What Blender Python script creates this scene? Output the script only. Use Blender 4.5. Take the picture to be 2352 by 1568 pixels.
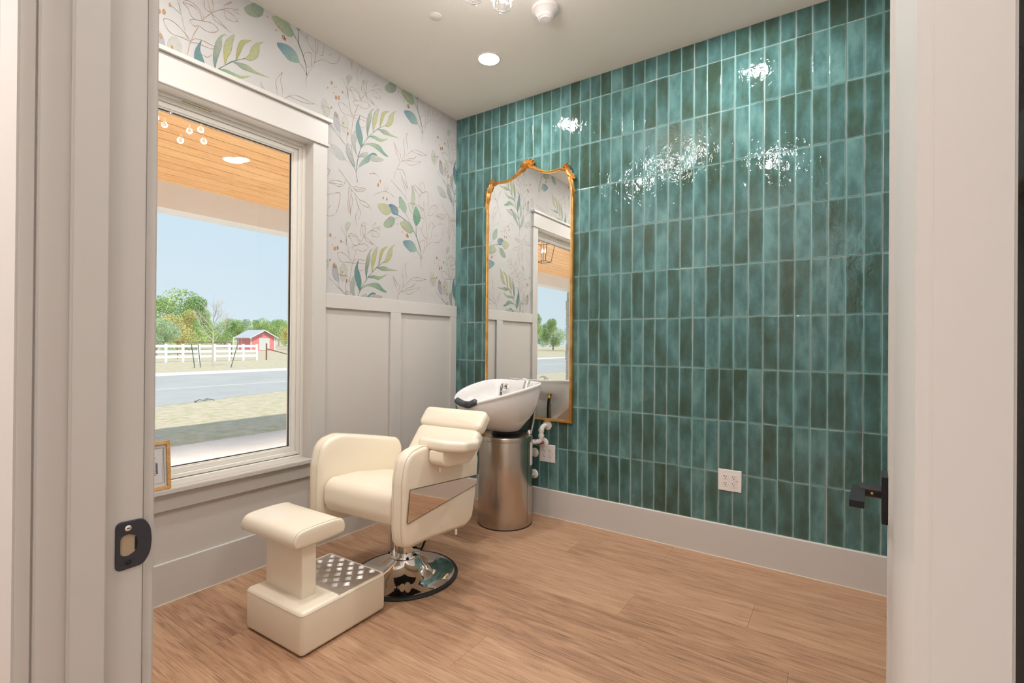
import bpy, bmesh, math, random
from mathutils import Vector, Matrix
random.seed(7)
for o in list(bpy.data.objects): bpy.data.objects.remove(o)
SC = bpy.context.scene
COL = SC.collection
R = math.radians
PI = math.pi

# ------------------------------------------------------------------ camera
cam_d = bpy.data.cameras.new('camera'); cam = bpy.data.objects.new('camera', cam_d); COL.objects.link(cam)
cam_d.sensor_width = 36.0; cam_d.lens = 1124.58 * 36.0 / 2352.0; cam_d.clip_start = 0.01; cam_d.clip_end = 600
yaw, pitch, roll = R(34.1539), R(0.1717), R(0.4695)
fw = Vector((-math.sin(yaw) * math.cos(pitch), math.cos(yaw) * math.cos(pitch), math.sin(pitch)))
rt = Vector((math.cos(yaw), math.sin(yaw), 0)); up = rt.cross(fw)
r2 = math.cos(roll) * rt + math.sin(roll) * up; u2 = -math.sin(roll) * rt + math.cos(roll) * up
M = Matrix((r2, u2, -fw)).transposed().to_4x4(); M.translation = Vector((2.63645, -3.05557, 1.23291))
cam.matrix_world = M
SC.camera = cam

# ------------------------------------------------------------------ world, sun, exposure
SC.view_settings.view_transform = 'Standard'; SC.view_settings.look = 'None'
SC.view_settings.exposure = 0.07; SC.view_settings.gamma = 1.0; SC.view_settings.use_curve_mapping = False
W = bpy.data.worlds.new('sky'); SC.world = W; W.use_nodes = True
wn = W.node_tree.nodes; wl = W.node_tree.links; wn.clear()
wo = wn.new('ShaderNodeOutputWorld'); wb = wn.new('ShaderNodeBackground'); wr = wn.new('ShaderNodeValToRGB')
wt = wn.new('ShaderNodeTexCoord'); ws = wn.new('ShaderNodeSeparateXYZ')
wl.new(wt.outputs['Generated'], ws.inputs[0]); wl.new(ws.outputs['Z'], wr.inputs[0])
wl.new(wr.outputs[0], wb.inputs[0]); wl.new(wb.outputs[0], wo.inputs[0])
wr.color_ramp.elements[0].position = 0.0; wr.color_ramp.elements[0].color = (0.74, 0.85, 0.92, 1)
wr.color_ramp.elements[1].position = 0.9; wr.color_ramp.elements[1].color = (0.42, 0.62, 0.88, 1)
e_ = wr.color_ramp.elements.new(0.25); e_.color = (0.62, 0.79, 0.92, 1)
wb.inputs['Strength'].default_value = 0.97
sd = bpy.data.lights.new('sun', 'SUN'); sun = bpy.data.objects.new('sun', sd); COL.objects.link(sun)
sd.energy = 3.3; sd.angle = R(1.2); sd.color = (1.0, 0.93, 0.82)
sun.rotation_euler = Vector((0.62, -0.28, 0.78)).to_track_quat('Z', 'Y').to_euler()

# ------------------------------------------------------------------ node helpers
def new_mat(name):
    m = bpy.data.materials.new(name); m.use_nodes = True
    return m, m.node_tree.nodes, m.node_tree.links, m.node_tree.nodes['Principled BSDF']
def srgb(r, g, b):
    f = lambda c: (c / 255 / 12.92) if c / 255 <= 0.04045 else ((c / 255 + 0.055) / 1.055) ** 2.4
    return (f(r), f(g), f(b), 1)
def plain(name, col, rough=0.5, metal=0.0, bump=0.0, bscale=60, coat=0.0, var=0.0, spec=0.5):
    m, n, l, p = new_mat(name)
    c = col if len(col) == 4 else (*col, 1)
    p.inputs['Base Color'].default_value = c
    p.inputs['Roughness'].default_value = rough; p.inputs['Metallic'].default_value = metal
    p.inputs['Coat Weight'].default_value = coat; p.inputs['Specular IOR Level'].default_value = spec
    t = n.new('ShaderNodeTexCoord'); z = n.new('ShaderNodeTexNoise'); z.inputs['Scale'].default_value = bscale
    z.inputs['Detail'].default_value = 4
    l.new(t.outputs['Object'], z.inputs['Vector'])
    if bump:
        b = n.new('ShaderNodeBump'); b.inputs['Strength'].default_value = bump; b.inputs['Distance'].default_value = 0.002
        l.new(z.outputs['Fac'], b.inputs['Height']); l.new(b.outputs[0], p.inputs['Normal'])
    if var:
        mx = n.new('ShaderNodeMix'); mx.data_type = 'RGBA'
        mx.inputs['A'].default_value = tuple(x * (1 - var) for x in c[:3]) + (1,)
        mx.inputs['B'].default_value = tuple(min(1, x * (1 + var)) for x in c[:3]) + (1,)
        z2 = n.new('ShaderNodeTexNoise'); z2.inputs['Scale'].default_value = bscale * 0.12
        l.new(t.outputs['Object'], z2.inputs['Vector'])
        l.new(z2.outputs['Fac'], mx.inputs['Factor']); l.new(mx.outputs['Result'], p.inputs['Base Color'])
    return m
def emis(name, col, s):
    m, n, l, p = new_mat(name)
    p.inputs['Base Color'].default_value = (*col, 1)
    p.inputs['Emission Color'].default_value = (*col, 1); p.inputs['Emission Strength'].default_value = s
    return m

TRIM = plain('trim_paint', (0.575, 0.55, 0.52), 0.38, bump=0.05, bscale=90)
WALLP = plain('wall_paint', (0.575, 0.545, 0.51), 0.6, bump=0.12, bscale=260)
CEILP = plain('ceiling_paint', (0.80, 0.76, 0.70), 0.75, bump=0.25, bscale=180)
PAPER = plain('wallpaper_paper', (0.475, 0.462, 0.455), 0.6, bump=0.05, bscale=400)
VINYL = plain('window_vinyl', (0.80, 0.775, 0.72), 0.35)
GROUT = plain('grout', (0.56, 0.545, 0.51), 0.9, bump=0.3, bscale=500)
WHITE = plain('white_plastic', (0.78, 0.74, 0.72), 0.35)
PVC = plain('white_pipe', (0.82, 0.80, 0.78), 0.3)
BLACK = plain('black_metal', (0.012, 0.012, 0.014), 0.42, metal=0.4)
DARK = plain('dark_slot', (0.01, 0.01, 0.01), 0.6)
RUBBER = plain('black_rubber', (0.012, 0.012, 0.013), 0.45)
CHROME = plain('chrome', (0.88, 0.87, 0.85), 0.04, metal=1.0)
STEEL = plain('brushed_steel', (0.56, 0.50, 0.44), 0.24, metal=1.0, bump=0.05, bscale=500)
ALU = plain('tread_aluminium', (0.74, 0.73, 0.72), 0.40, metal=1.0, bump=0.1, bscale=100)
PORC = plain('white_porcelain', (0.80, 0.78, 0.77), 0.08, coat=0.5)
MIRR = plain('mirror_glass', (0.93, 0.95, 0.94), 0.0, metal=1.0)
BRASS = plain('brass_fitting', (0.75, 0.48, 0.12), 0.25, metal=1.0)
NECK = plain('grey_neck_gel', (0.06, 0.07, 0.085), 0.3)

def leather(name, col):
    m, n, l, p = new_mat(name)
    p.inputs['Base Color'].default_value = (*col, 1); p.inputs['Roughness'].default_value = 0.34
    p.inputs['Coat Weight'].default_value = 0.45; p.inputs['Coat Roughness'].default_value = 0.24
    t = n.new('ShaderNodeTexCoord'); v = n.new('ShaderNodeTexVoronoi'); v.inputs['Scale'].default_value = 420
    z = n.new('ShaderNodeTexNoise'); z.inputs['Scale'].default_value = 14
    l.new(t.outputs['Object'], v.inputs['Vector']); l.new(t.outputs['Object'], z.inputs['Vector'])
    b = n.new('ShaderNodeBump'); b.inputs['Strength'].default_value = 0.10; b.inputs['Distance'].default_value = 0.001
    b2 = n.new('ShaderNodeBump'); b2.inputs['Strength'].default_value = 0.18; b2.inputs['Distance'].default_value = 0.006
    l.new(v.outputs['Distance'], b.inputs['Height']); l.new(z.outputs['Fac'], b2.inputs['Height'])
    l.new(b.outputs[0], b2.inputs['Normal']); l.new(b2.outputs[0], p.inputs['Normal'])
    return m
CREAM = leather('cream_vinyl', (0.88, 0.79, 0.65))
SEAM = plain('cream_piping', (0.72, 0.63, 0.48), 0.4)

def gold_mat():
    m, n, l, p = new_mat('antique_gold')
    p.inputs['Metallic'].default_value = 0.85; p.inputs['Roughness'].default_value = 0.33
    t = n.new('ShaderNodeTexCoord'); z = n.new('ShaderNodeTexNoise'); z.inputs['Scale'].default_value = 14
    r = n.new('ShaderNodeValToRGB'); r.color_ramp.elements[0].color = (0.60, 0.31, 0.09, 1); r.color_ramp.elements[1].color = (0.78, 0.45, 0.15, 1)
    r.color_ramp.elements[0].position = 0.35; r.color_ramp.elements[1].position = 0.6
    l.new(t.outputs['Object'], z.inputs['Vector']); l.new(z.outputs['Fac'], r.inputs[0]); l.new(r.outputs[0], p.inputs['Base Color'])
    b = n.new('ShaderNodeBump'); b.inputs['Strength'].default_value = 0.1; b.inputs['Distance'].default_value = 0.002
    l.new(z.outputs['Fac'], b.inputs['Height']); l.new(b.outputs[0], p.inputs['Normal'])
    return m
GOLD = gold_mat()

def tile_mat():
    m, n, l, p = new_mat('teal_glaze')
    t = n.new('ShaderNodeTexCoord'); oi = n.new('ShaderNodeObjectInfo')
    ad = n.new('ShaderNodeVectorMath'); ad.operation = 'MULTIPLY_ADD'
    cb = n.new('ShaderNodeCombineXYZ')
    for k in range(3): l.new(oi.outputs['Random'], cb.inputs[k])
    ad.inputs[1].default_value = (37, 53, 71)
    l.new(cb.outputs[0], ad.inputs[0]); l.new(t.outputs['Object'], ad.inputs[2])
    n1 = n.new('ShaderNodeTexNoise'); n1.inputs['Scale'].default_value = 7; n1.inputs['Detail'].default_value = 5; n1.inputs['Roughness'].default_value = 0.55
    mp = n.new('ShaderNodeMapping'); mp.inputs['Scale'].default_value = (1.6, 1, 0.75)
    l.new(ad.outputs[0], mp.inputs[0]); l.new(mp.outputs[0], n1.inputs['Vector'])
    r1 = n.new('ShaderNodeValToRGB')
    el = r1.color_ramp.elements
    el[0].position = 0.30; el[0].color = (0.040, 0.074, 0.052, 1)
    el[1].position = 0.78; el[1].color = (0.125, 0.260, 0.250, 1)
    a = el.new(0.46); a.color = (0.053, 0.115, 0.099, 1)
    a = el.new(0.60); a.color = (0.069, 0.160, 0.158, 1)
    # per tile shift of the glaze tone
    ma = n.new('ShaderNodeMath'); ma.operation = 'MULTIPLY_ADD'; ma.inputs[1].default_value = 0.24; ma.inputs[2].default_value = -0.10
    l.new(oi.outputs['Random'], ma.inputs[0])
    mb = n.new('ShaderNodeMath'); mb.operation = 'ADD'; l.new(n1.outputs['Fac'], mb.inputs[0]); l.new(ma.outputs[0], mb.inputs[1])
    # glaze runs paler at the tile edges
    sp = n.new('ShaderNodeSeparateXYZ'); l.new(t.outputs['Generated'], sp.inputs[0])
    def edge(sock, w):
        s = n.new('ShaderNodeMath'); s.operation = 'SUBTRACT'; s.inputs[1].default_value = 0.5; l.new(sock, s.inputs[0])
        b = n.new('ShaderNodeMath'); b.operation = 'ABSOLUTE'; l.new(s.outputs[0], b.inputs[0])
        q = n.new('ShaderNodeMapRange'); q.inputs['From Min'].default_value = 0.5 - w; q.inputs['From Max'].default_value = 0.5
        q.interpolation_type = 'SMOOTHSTEP'; l.new(b.outputs[0], q.inputs['Value']); return q.outputs[0]
    ex_, ez_ = edge(sp.outputs['X'], 0.13), edge(sp.outputs['Z'], 0.035)
    mxx = n.new('ShaderNodeMath'); mxx.operation = 'MAXIMUM'; l.new(ex_, mxx.inputs[0]); l.new(ez_, mxx.inputs[1])
    n3 = n.new('ShaderNodeTexNoise'); n3.inputs['Scale'].default_value = 6; l.new(ad.outputs[0], n3.inputs['Vector'])
    r3 = n.new('ShaderNodeMapRange'); r3.inputs['From Min'].default_value = 0.3; r3.inputs['From Max'].default_value = 0.56; r3.inputs['To Min'].default_value = 0.25; l.new(n3.outputs['Fac'], r3.inputs['Value'])
    ms = n.new('ShaderNodeMath'); ms.operation = 'MULTIPLY'; l.new(mxx.outputs[0], ms.inputs[0]); l.new(r3.outputs[0], ms.inputs[1])
    ms2 = n.new('ShaderNodeMath'); ms2.operation = 'MULTIPLY_ADD'; ms2.inputs[1].default_value = 0.40; l.new(ms.outputs[0], ms2.inputs[0]); l.new(mb.outputs[0], ms2.inputs[2])
    l.new(ms2.outputs[0], r1.inputs[0])
    hs = n.new('ShaderNodeMix'); hs.data_type = 'RGBA'; hs.blend_type = 'MULTIPLY'; hs.inputs['Factor'].default_value = 0.5
    n4 = n.new('ShaderNodeTexNoise'); n4.inputs['Scale'].default_value = 90; n4.inputs['Detail'].default_value = 3; l.new(ad.outputs[0], n4.inputs['Vector'])
    r4 = n.new('ShaderNodeMapRange'); r4.inputs['To Min'].default_value = 0.75; r4.inputs['To Max'].default_value = 1.25; l.new(n4.outputs['Fac'], r4.inputs['Value'])
    l.new(r1.outputs[0], hs.inputs['A']); l.new(r4.outputs[0], hs.inputs['B'])
    l.new(hs.outputs['Result'], p.inputs['Base Color'])
    p.inputs['Roughness'].default_value = 0.055; p.inputs['Specular IOR Level'].default_value = 0.5
    # uneven hand made surface
    n2 = n.new('ShaderNodeTexNoise'); n2.inputs['Scale'].default_value = 24; n2.inputs['Detail'].default_value = 2.5; n2.inputs['Distortion'].default_value = 1.2
    m2 = n.new('ShaderNodeMapping'); m2.inputs['Scale'].default_value = (1.0, 1, 0.6); m2.inputs['Rotation'].default_value = (0, 0.5, 0)
    l.new(ad.outputs[0], m2.inputs[0]); l.new(m2.outputs[0], n2.inputs['Vector'])
    n5 = n.new('ShaderNodeTexNoise'); n5.inputs['Scale'].default_value = 6; n5.inputs['Detail'].default_value = 1; l.new(ad.outputs[0], n5.inputs['Vector'])
    b1 = n.new('ShaderNodeBump'); b1.inputs['Strength'].default_value = 0.55; b1.inputs['Distance'].default_value = 0.0035
    b0 = n.new('ShaderNodeBump'); b0.inputs['Strength'].default_value = 0.28; b0.inputs['Distance'].default_value = 0.004
    l.new(n5.outputs['Fac'], b0.inputs['Height']); l.new(b0.outputs[0], b1.inputs['Normal'])
    l.new(n2.outputs['Fac'], b1.inputs['Height']); l.new(b1.outputs[0], p.inputs['Normal'])
    return m
TILE = tile_mat()

def wood_mat(name, c0, c1, c2, axis, rough, grain=1.0, bump=0.15, knots=True):
    m, n, l, p = new_mat(name)
    t = n.new('ShaderNodeTexCoord'); oi = n.new('ShaderNodeObjectInfo')
    cb = n.new('ShaderNodeCombineXYZ'); l.new(oi.outputs['Random'], cb.inputs[0]); l.new(oi.outputs['Random'], cb.inputs[1])
    ad = n.new('ShaderNodeVectorMath'); ad.operation = 'MULTIPLY_ADD'; ad.inputs[1].default_value = (31, 47, 13)
    l.new(cb.outputs[0], ad.inputs[0]); l.new(t.outputs['Object'], ad.inputs[2])
    sc1 = (0.9, 9, 9) if axis == 'x' else (9, 0.9, 9)
    sc2 = (3.0, 95, 95) if axis == 'x' else (95, 3.0, 95)
    m1 = n.new('ShaderNodeMapping'); m1.inputs['Scale'].default_value = sc1; l.new(ad.outputs[0], m1.inputs[0])
    n1 = n.new('ShaderNodeTexNoise'); n1.inputs['Scale'].default_value = 1.6; n1.inputs['Detail'].default_value = 7; n1.inputs['Roughness'].default_value = 0.66; n1.inputs['Distortion'].default_value = 2.2
    l.new(m1.outputs[0], n1.inputs['Vector'])
    m2 = n.new('ShaderNodeMapping'); m2.inputs['Scale'].default_value = sc2; l.new(ad.outputs[0], m2.inputs[0])
    n2 = n.new('ShaderNodeTexNoise'); n2.inputs['Scale'].default_value = 2.2 * grain; n2.inputs['Detail'].default_value = 4; n2.inputs['Distortion'].default_value = 0.4
    l.new(m2.outputs[0], n2.inputs['Vector'])
    r = n.new('ShaderNodeValToRGB'); e = r.color_ramp.elements
    e[0].position = 0.28; e[0].color = c0; e[1].position = 0.72; e[1].color = c2
    q = e.new(0.48); q.color = c1
    s = n.new('ShaderNodeMath'); s.operation = 'MULTIPLY_ADD'; s.inputs[1].default_value = 0.35; l.new(n2.outputs['Fac'], s.inputs[0])
    s2 = n.new('ShaderNodeMath'); s2.operation = 'MULTIPLY'; s2.inputs[1].default_value = 0.65; l.new(n1.outputs['Fac'], s2.inputs[0]); l.new(s2.outputs[0], s.inputs[2])
    sr = n.new('ShaderNodeMath'); sr.operation = 'MULTIPLY_ADD'; sr.inputs[1].default_value = 0.13; l.new(oi.outputs['Random'], sr.inputs[0]); l.new(s.outputs[0], sr.inputs[2])
    sb = n.new('ShaderNodeMath'); sb.operation = 'SUBTRACT'; sb.inputs[1].default_value = 0.065; l.new(sr.outputs[0], sb.inputs[0])
    l.new(sb.outputs[0], r.inputs[0])
    # thin dark pores
    r2_ = n.new('ShaderNodeMapRange'); r2_.inputs['From Min'].default_value = 0.30; r2_.inputs['From Max'].default_value = 0.45; r2_.inputs['To Min'].default_value = 0.55
    l.new(n2.outputs['Fac'], r2_.inputs['Value'])
    mx = n.new('ShaderNodeMix'); mx.data_type = 'RGBA'; mx.blend_type = 'MULTIPLY'; mx.inputs['Factor'].default_value = 0.8
    l.new(r.outputs[0], mx.inputs['A']); l.new(r2_.outputs[0], mx.inputs['B'])
    l.new(mx.outputs['Result'], p.inputs['Base Color'])
    p.inputs['Roughness'].default_value = rough
    b = n.new('ShaderNodeBump'); b.inputs['Strength'].default_value = bump; b.inputs['Distance'].default_value = 0.001
    l.new(n2.outputs['Fac'], b.inputs['Height']); l.new(b.outputs[0], p.inputs['Normal'])
    return m
FLOORM = wood_mat('floor_vinyl_wood', (0.21, 0.105, 0.060, 1), (0.43, 0.245, 0.145, 1), (0.58, 0.370, 0.232, 1), 'x', 0.47)
PORCHW = wood_mat('porch_cedar', (0.62, 0.28, 0.10, 1), (0.86, 0.48, 0.20, 1), (0.93, 0.60, 0.29, 1), 'y', 0.5)
PICW = wood_mat('picture_frame_oak', (0.42, 0.22, 0.07, 1), (0.60, 0.34, 0.12, 1), (0.70, 0.42, 0.17, 1), 'x', 0.45)

def ground_mat(name, cols, s1, s2, rough=0.9, bump=0.4):
    m, n, l, p = new_mat(name)
    t = n.new('ShaderNodeTexCoord'); a = n.new('ShaderNodeTexNoise'); a.inputs['Scale'].default_value = s1; a.inputs['Detail'].default_value = 8; a.inputs['Roughness'].default_value = 0.7
    l.new(t.outputs['Object'], a.inputs['Vector'])
    r = n.new('ShaderNodeValToRGB'); e = r.color_ramp.elements
    e[0].position = 0.32; e[0].color = (*cols[0], 1); e[1].position = 0.68; e[1].color = (*cols[2], 1); q = e.new(0.5); q.color = (*cols[1], 1)
    l.new(a.outputs['Fac'], r.inputs[0]); l.new(r.outputs[0], p.inputs['Base Color'])
    b_ = n.new('ShaderNodeTexNoise'); b_.inputs['Scale'].default_value = s2; l.new(t.outputs['Object'], b_.inputs['Vector'])
    b = n.new('ShaderNodeBump'); b.inputs['Strength'].default_value = bump; b.inputs['Distance'].default_value = 0.03
    l.new(b_.outputs['Fac'], b.inputs['Height']); l.new(b.outputs[0], p.inputs['Normal'])
    p.inputs['Roughness'].default_value = rough
    return m
GRASS = ground_mat('dry_grass', [(0.44, 0.46, 0.22), (0.66, 0.55, 0.38), (0.78, 0.65, 0.50)], 4.5, 30)
CONC = ground_mat('pale_concrete', [(0.76, 0.70, 0.64), (0.81, 0.75, 0.69), (0.85, 0.79, 0.73)], 3.0, 60, bump=0.1)
ROAD = ground_mat('road_asphalt', [(0.47, 0.45, 0.42), (0.52, 0.50, 0.47), (0.56, 0.535, 0.505)], 0.6, 60, bump=0.1)
KERB = plain('kerb_concrete', (0.82, 0.79, 0.74), 0.9)
WHITEP = plain('white_fence_paint', (0.80, 0.80, 0.82), 0.5)
REDP = plain('red_shed_paint', (0.78, 0.25, 0.26), 0.6, var=0.1)
ROOFM = plain('grey_metal_roof', (0.55, 0.58, 0.60), 0.5, var=0.08)
STONE = ground_mat('pale_stone', [(0.34, 0.36, 0.30), (0.46, 0.46, 0.40), (0.55, 0.54, 0.48)], 6, 20)
BARK = plain('pale_bark', (0.55, 0.49, 0.43), 0.9, bump=0.4, bscale=30)
GREENPOST = plain('green_steel_post', (0.06, 0.10, 0.08), 0.6)
RUST = plain('rusty_steel', (0.22, 0.09, 0.06), 0.8)
CREAMP = plain('cream_exterior_paint', (0.76, 0.74, 0.71), 0.6)
def leaf_mat(name, a, b):
    m, n, l, p = new_mat(name)
    g = n.new('ShaderNodeTexCoord'); z = n.new('ShaderNodeTexNoise'); z.inputs['Scale'].default_value = 0.9; z.inputs['Detail'].default_value = 5
    l.new(g.outputs['Object'], z.inputs['Vector'])
    r = n.new('ShaderNodeValToRGB'); r.color_ramp.elements[0].color = (*a, 1); r.color_ramp.elements[1].color = (*b, 1)
    r.color_ramp.elements[0].position = 0.35; r.color_ramp.elements[1].position = 0.65
    l.new(z.outputs['Fac'], r.inputs[0]); l.new(r.outputs[0], p.inputs['Base Color']); p.inputs['Roughness'].default_value = 0.7
    p.inputs['Subsurface Weight'].default_value = 0.0
    return m
LEAFG = leaf_mat('oak_leaves', (0.24, 0.40, 0.14), (0.62, 0.74, 0.30))
LEAFP = leaf_mat('pale_willow_leaves', (0.36, 0.52, 0.32), (0.60, 0.72, 0.45))
LEAFY = leaf_mat('autumn_leaves', (0.46, 0.56, 0.18), (0.80, 0.60, 0.28))

def glass_mat():
    m = bpy.data.materials.new('window_glass'); m.use_nodes = True
    n = m.node_tree.nodes; l = m.node_tree.links; n.clear()
    o = n.new('ShaderNodeOutputMaterial'); mx = n.new('ShaderNodeMixShader'); tr = n.new('ShaderNodeBsdfTransparent'); gl = n.new('ShaderNodeBsdfGlossy')
    fr = n.new('ShaderNodeFresnel'); fr.inputs['IOR'].default_value = 1.45
    tr.inputs[0].default_value = (0.97, 0.985, 0.98, 1); gl.inputs['Roughness'].default_value = 0.0
    l.new(fr.outputs[0], mx.inputs[0]); l.new(tr.outputs[0], mx.inputs[1]); l.new(gl.outputs[0], mx.inputs[2]); l.new(mx.outputs[0], o.inputs[0])
    return m
GLASS = glass_mat()
def ink_mat():
    m, n, l, p = new_mat('wallpaper_ink')
    a = n.new('ShaderNodeVertexColor'); a.layer_name = 'ink'
    z = n.new('ShaderNodeTexNoise'); z.inputs['Scale'].default_value = 60; t = n.new('ShaderNodeTexCoord'); l.new(t.outputs['Object'], z.inputs['Vector'])
    q = n.new('ShaderNodeMapRange'); q.inputs['To Min'].default_value = 0.80; q.inputs['To Max'].default_value = 1.15; l.new(z.outputs['Fac'], q.inputs['Value'])
    mx = n.new('ShaderNodeMix'); mx.data_type = 'RGBA'; mx.blend_type = 'MULTIPLY'; mx.inputs['Factor'].default_value = 1.0
    l.new(a.outputs['Color'], mx.inputs['A']); l.new(q.outputs[0], mx.inputs['B']); l.new(mx.outputs['Result'], p.inputs['Base Color'])
    p.inputs['Roughness'].default_value = 0.55
    return m
INK = ink_mat()
CAN_E = emis('downlight_lens', (1.0, 0.93, 0.86), 14.0)
BULB_E = emis('bulb_glow', (1.0, 0.90, 0.78), 9.0)

# ------------------------------------------------------------------ mesh helpers
def link(name, me, mat, parent=None, smooth=False):
    o = bpy.data.objects.new(name, me); COL.objects.link(o)
    if mat and not me.materials: me.materials.append(mat)
    if parent: o.parent = parent
    if smooth:
        for f in me.polygons: f.use_smooth = True
    return o
def mesh_of(bm, name='m'):
    me = bpy.data.meshes.new(name); bm.normal_update(); bm.to_mesh(me); bm.free(); return me
def box(bm, x0, x1, y0, y1, z0, z1, mtx=None):
    vs = [bm.verts.new((x, y, z)) for z in (z0, z1) for y in (y0, y1) for x in (x0, x1)]
    for f in ((0, 2, 3, 1), (4, 5, 7, 6), (0, 1, 5, 4), (2, 6, 7, 3), (0, 4, 6, 2), (1, 3, 7, 5)):
        bm.faces.new([vs[i] for i in f])
    if mtx: bmesh.ops.transform(bm, matrix=mtx, verts=vs)
    return vs
def bbox(name, x0, x1, y0, y1, z0, z1, mat, parent=None, bev=0.0, mtx=None, seg=2):
    bm = bmesh.new(); box(bm, x0, x1, y0, y1, z0, z1, mtx)
    if bev: bmesh.ops.bevel(bm, geom=bm.edges[:], offset=bev, segments=seg, profile=0.7, affect='EDGES')
    return link(name, mesh_of(bm), mat, parent)
def loft(bm, rings, closed=True, cap0=True, cap1=True):
    vr = [[bm.verts.new(p) for p in r] for r in rings]
    n = len(rings[0])
    for a, b in zip(vr[:-1], vr[1:]):
        for i in range(n if closed else n - 1):
            j = (i + 1) % n; bm.faces.new((a[i], a[j], b[j], b[i]))
    if cap0: bm.faces.new(vr[0][::-1])
    if cap1: bm.faces.new(vr[-1])
    return vr
def lathe(bm, prof, seg=48, axis=(0, 0), mtx=None, cap0=False, cap1=False):
    rings = [[(axis[0] + r * math.cos(2 * PI * i / seg), axis[1] + r * math.sin(2 * PI * i / seg), z) for i in range(seg)] for r, z in prof]
    vr = loft(bm, rings, True, cap0, cap1)
    if mtx: bmesh.ops.transform(bm, matrix=mtx, verts=[v for r in vr for v in r])
def lathe_o(name, prof, mat, parent=None, axis=(0, 0), seg=48, cap0=False, cap1=False, mtx=None, smooth=True):
    bm = bmesh.new(); lathe(bm, prof, seg, axis, mtx, cap0, cap1)
    bmesh.ops.recalc_face_normals(bm, faces=bm.faces[:])
    o = link(name, mesh_of(bm), mat, parent); 
    if smooth: auto_smooth(o)
    return o
def auto_smooth(o, ang=40):
    me = o.data
    for f in me.polygons: f.use_smooth = True
    bm = bmesh.new(); bm.from_mesh(me)
    for e in bm.edges:
        e.smooth = not (len(e.link_faces) == 2 and e.calc_face_angle(0) > R(ang))
    bm.to_mesh(me); bm.free()
def catmull(pts, sub=6, closed=True):
    out = []; n = len(pts)
    rng = range(n) if closed else range(n - 1)
    for i in rng:
        if closed: p0, p1, p2, p3 = (pts[(i + k - 1) % n] for k in range(4))
        else: p0, p1, p2, p3 = pts[max(i - 1, 0)], pts[i], pts[i + 1], pts[min(i + 2, n - 1)]
        for s in range(sub):
            t = s / sub
            out.append(tuple(0.5 * ((2 * b) + (c - a) * t + (2 * a - 5 * b + 4 * c - d) * t * t + (3 * b - a - 3 * c + d) * t ** 3) for a, b, c, d in zip(p0, p1, p2, p3)))
    if not closed: out.append(tuple(pts[-1]))
    return out
def tube(bm, pts, r, seg=8, cap=True):
    P = [Vector(p) for p in pts]; rings = []
    up_ = Vector((0, 0, 1)); prev = None
    for i, p in enumerate(P):
        d = (P[min(i + 1, len(P) - 1)] - P[max(i - 1, 0)]).normalized()
        if prev is None:
            a = d.cross(up_); a = d.cross(Vector((1, 0, 0))) if a.length < 0.05 else a
        else: a = prev - d * prev.dot(d)
        a.normalize(); prev = a; b = d.cross(a); rr = r[i] if isinstance(r, (list, tuple)) else r
        rings.append([tuple(p + rr * (math.cos(2 * PI * k / seg) * a + math.sin(2 * PI * k / seg) * b)) for k in range(seg)])
    loft(bm, rings, True, cap, cap)
def tube_o(name, pts, r, mat, parent=None, seg=10):
    bm = bmesh.new(); tube(bm, pts, r, seg); bmesh.ops.recalc_face_normals(bm, faces=bm.faces[:])
    o = link(name, mesh_of(bm), mat, parent); auto_smooth(o, 60); return o
def round_poly(poly, rad, seg=5):
    """polygon (2-D) with rounded corners; rad may be a list"""
    out = []; n = len(poly)
    for i in range(n):
        a, b, c = (Vector(poly[(i + k - 1) % n]) for k in range(3))
        r = rad[i] if isinstance(rad, (list, tuple)) else rad
        d1 = (a - b).normalized(); d2 = (c - b).normalized(); ang = d1.angle(d2)
        t = min(r / math.tan(ang / 2), 0.48 * min((a - b).length, (c - b).length)); rr = t * math.tan(ang / 2)
        p1 = b + d1 * t; p2 = b + d2 * t
        bis = (d1 + d2).normalized(); cen = b + bis * (rr / math.sin(ang / 2))
        a1 = math.atan2(p1.y - cen.y, p1.x - cen.x); a2 = math.atan2(p2.y - cen.y, p2.x - cen.x)
        da = (a2 - a1 + PI) % (2 * PI) - PI
        for k in range(seg + 1):
            q = a1 + da * k / seg; out.append((cen.x + rr * math.cos(q), cen.y + rr * math.sin(q)))
    return out
def inset(poly, d):
    n = len(poly); out = []
    area = sum(poly[i][0] * poly[(i + 1) % n][1] - poly[(i + 1) % n][0] * poly[i][1] for i in range(n))
    sg = 1 if area > 0 else -1
    for i in range(n):
        a, b, c = Vector(poly[i - 1]), Vector(poly[i]), Vector(poly[(i + 1) % n])
        e1 = (b - a); e2 = (c - b)
        e1 = e1.normalized() if e1.length > 1e-9 else e2.normalized(); e2 = e2.normalized() if e2.length > 1e-9 else e1
        t = (e1 + e2).normalized(); nrm = Vector((-t.y, t.x)) * sg
        out.append(tuple(b + nrm * d))
    return out
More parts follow.
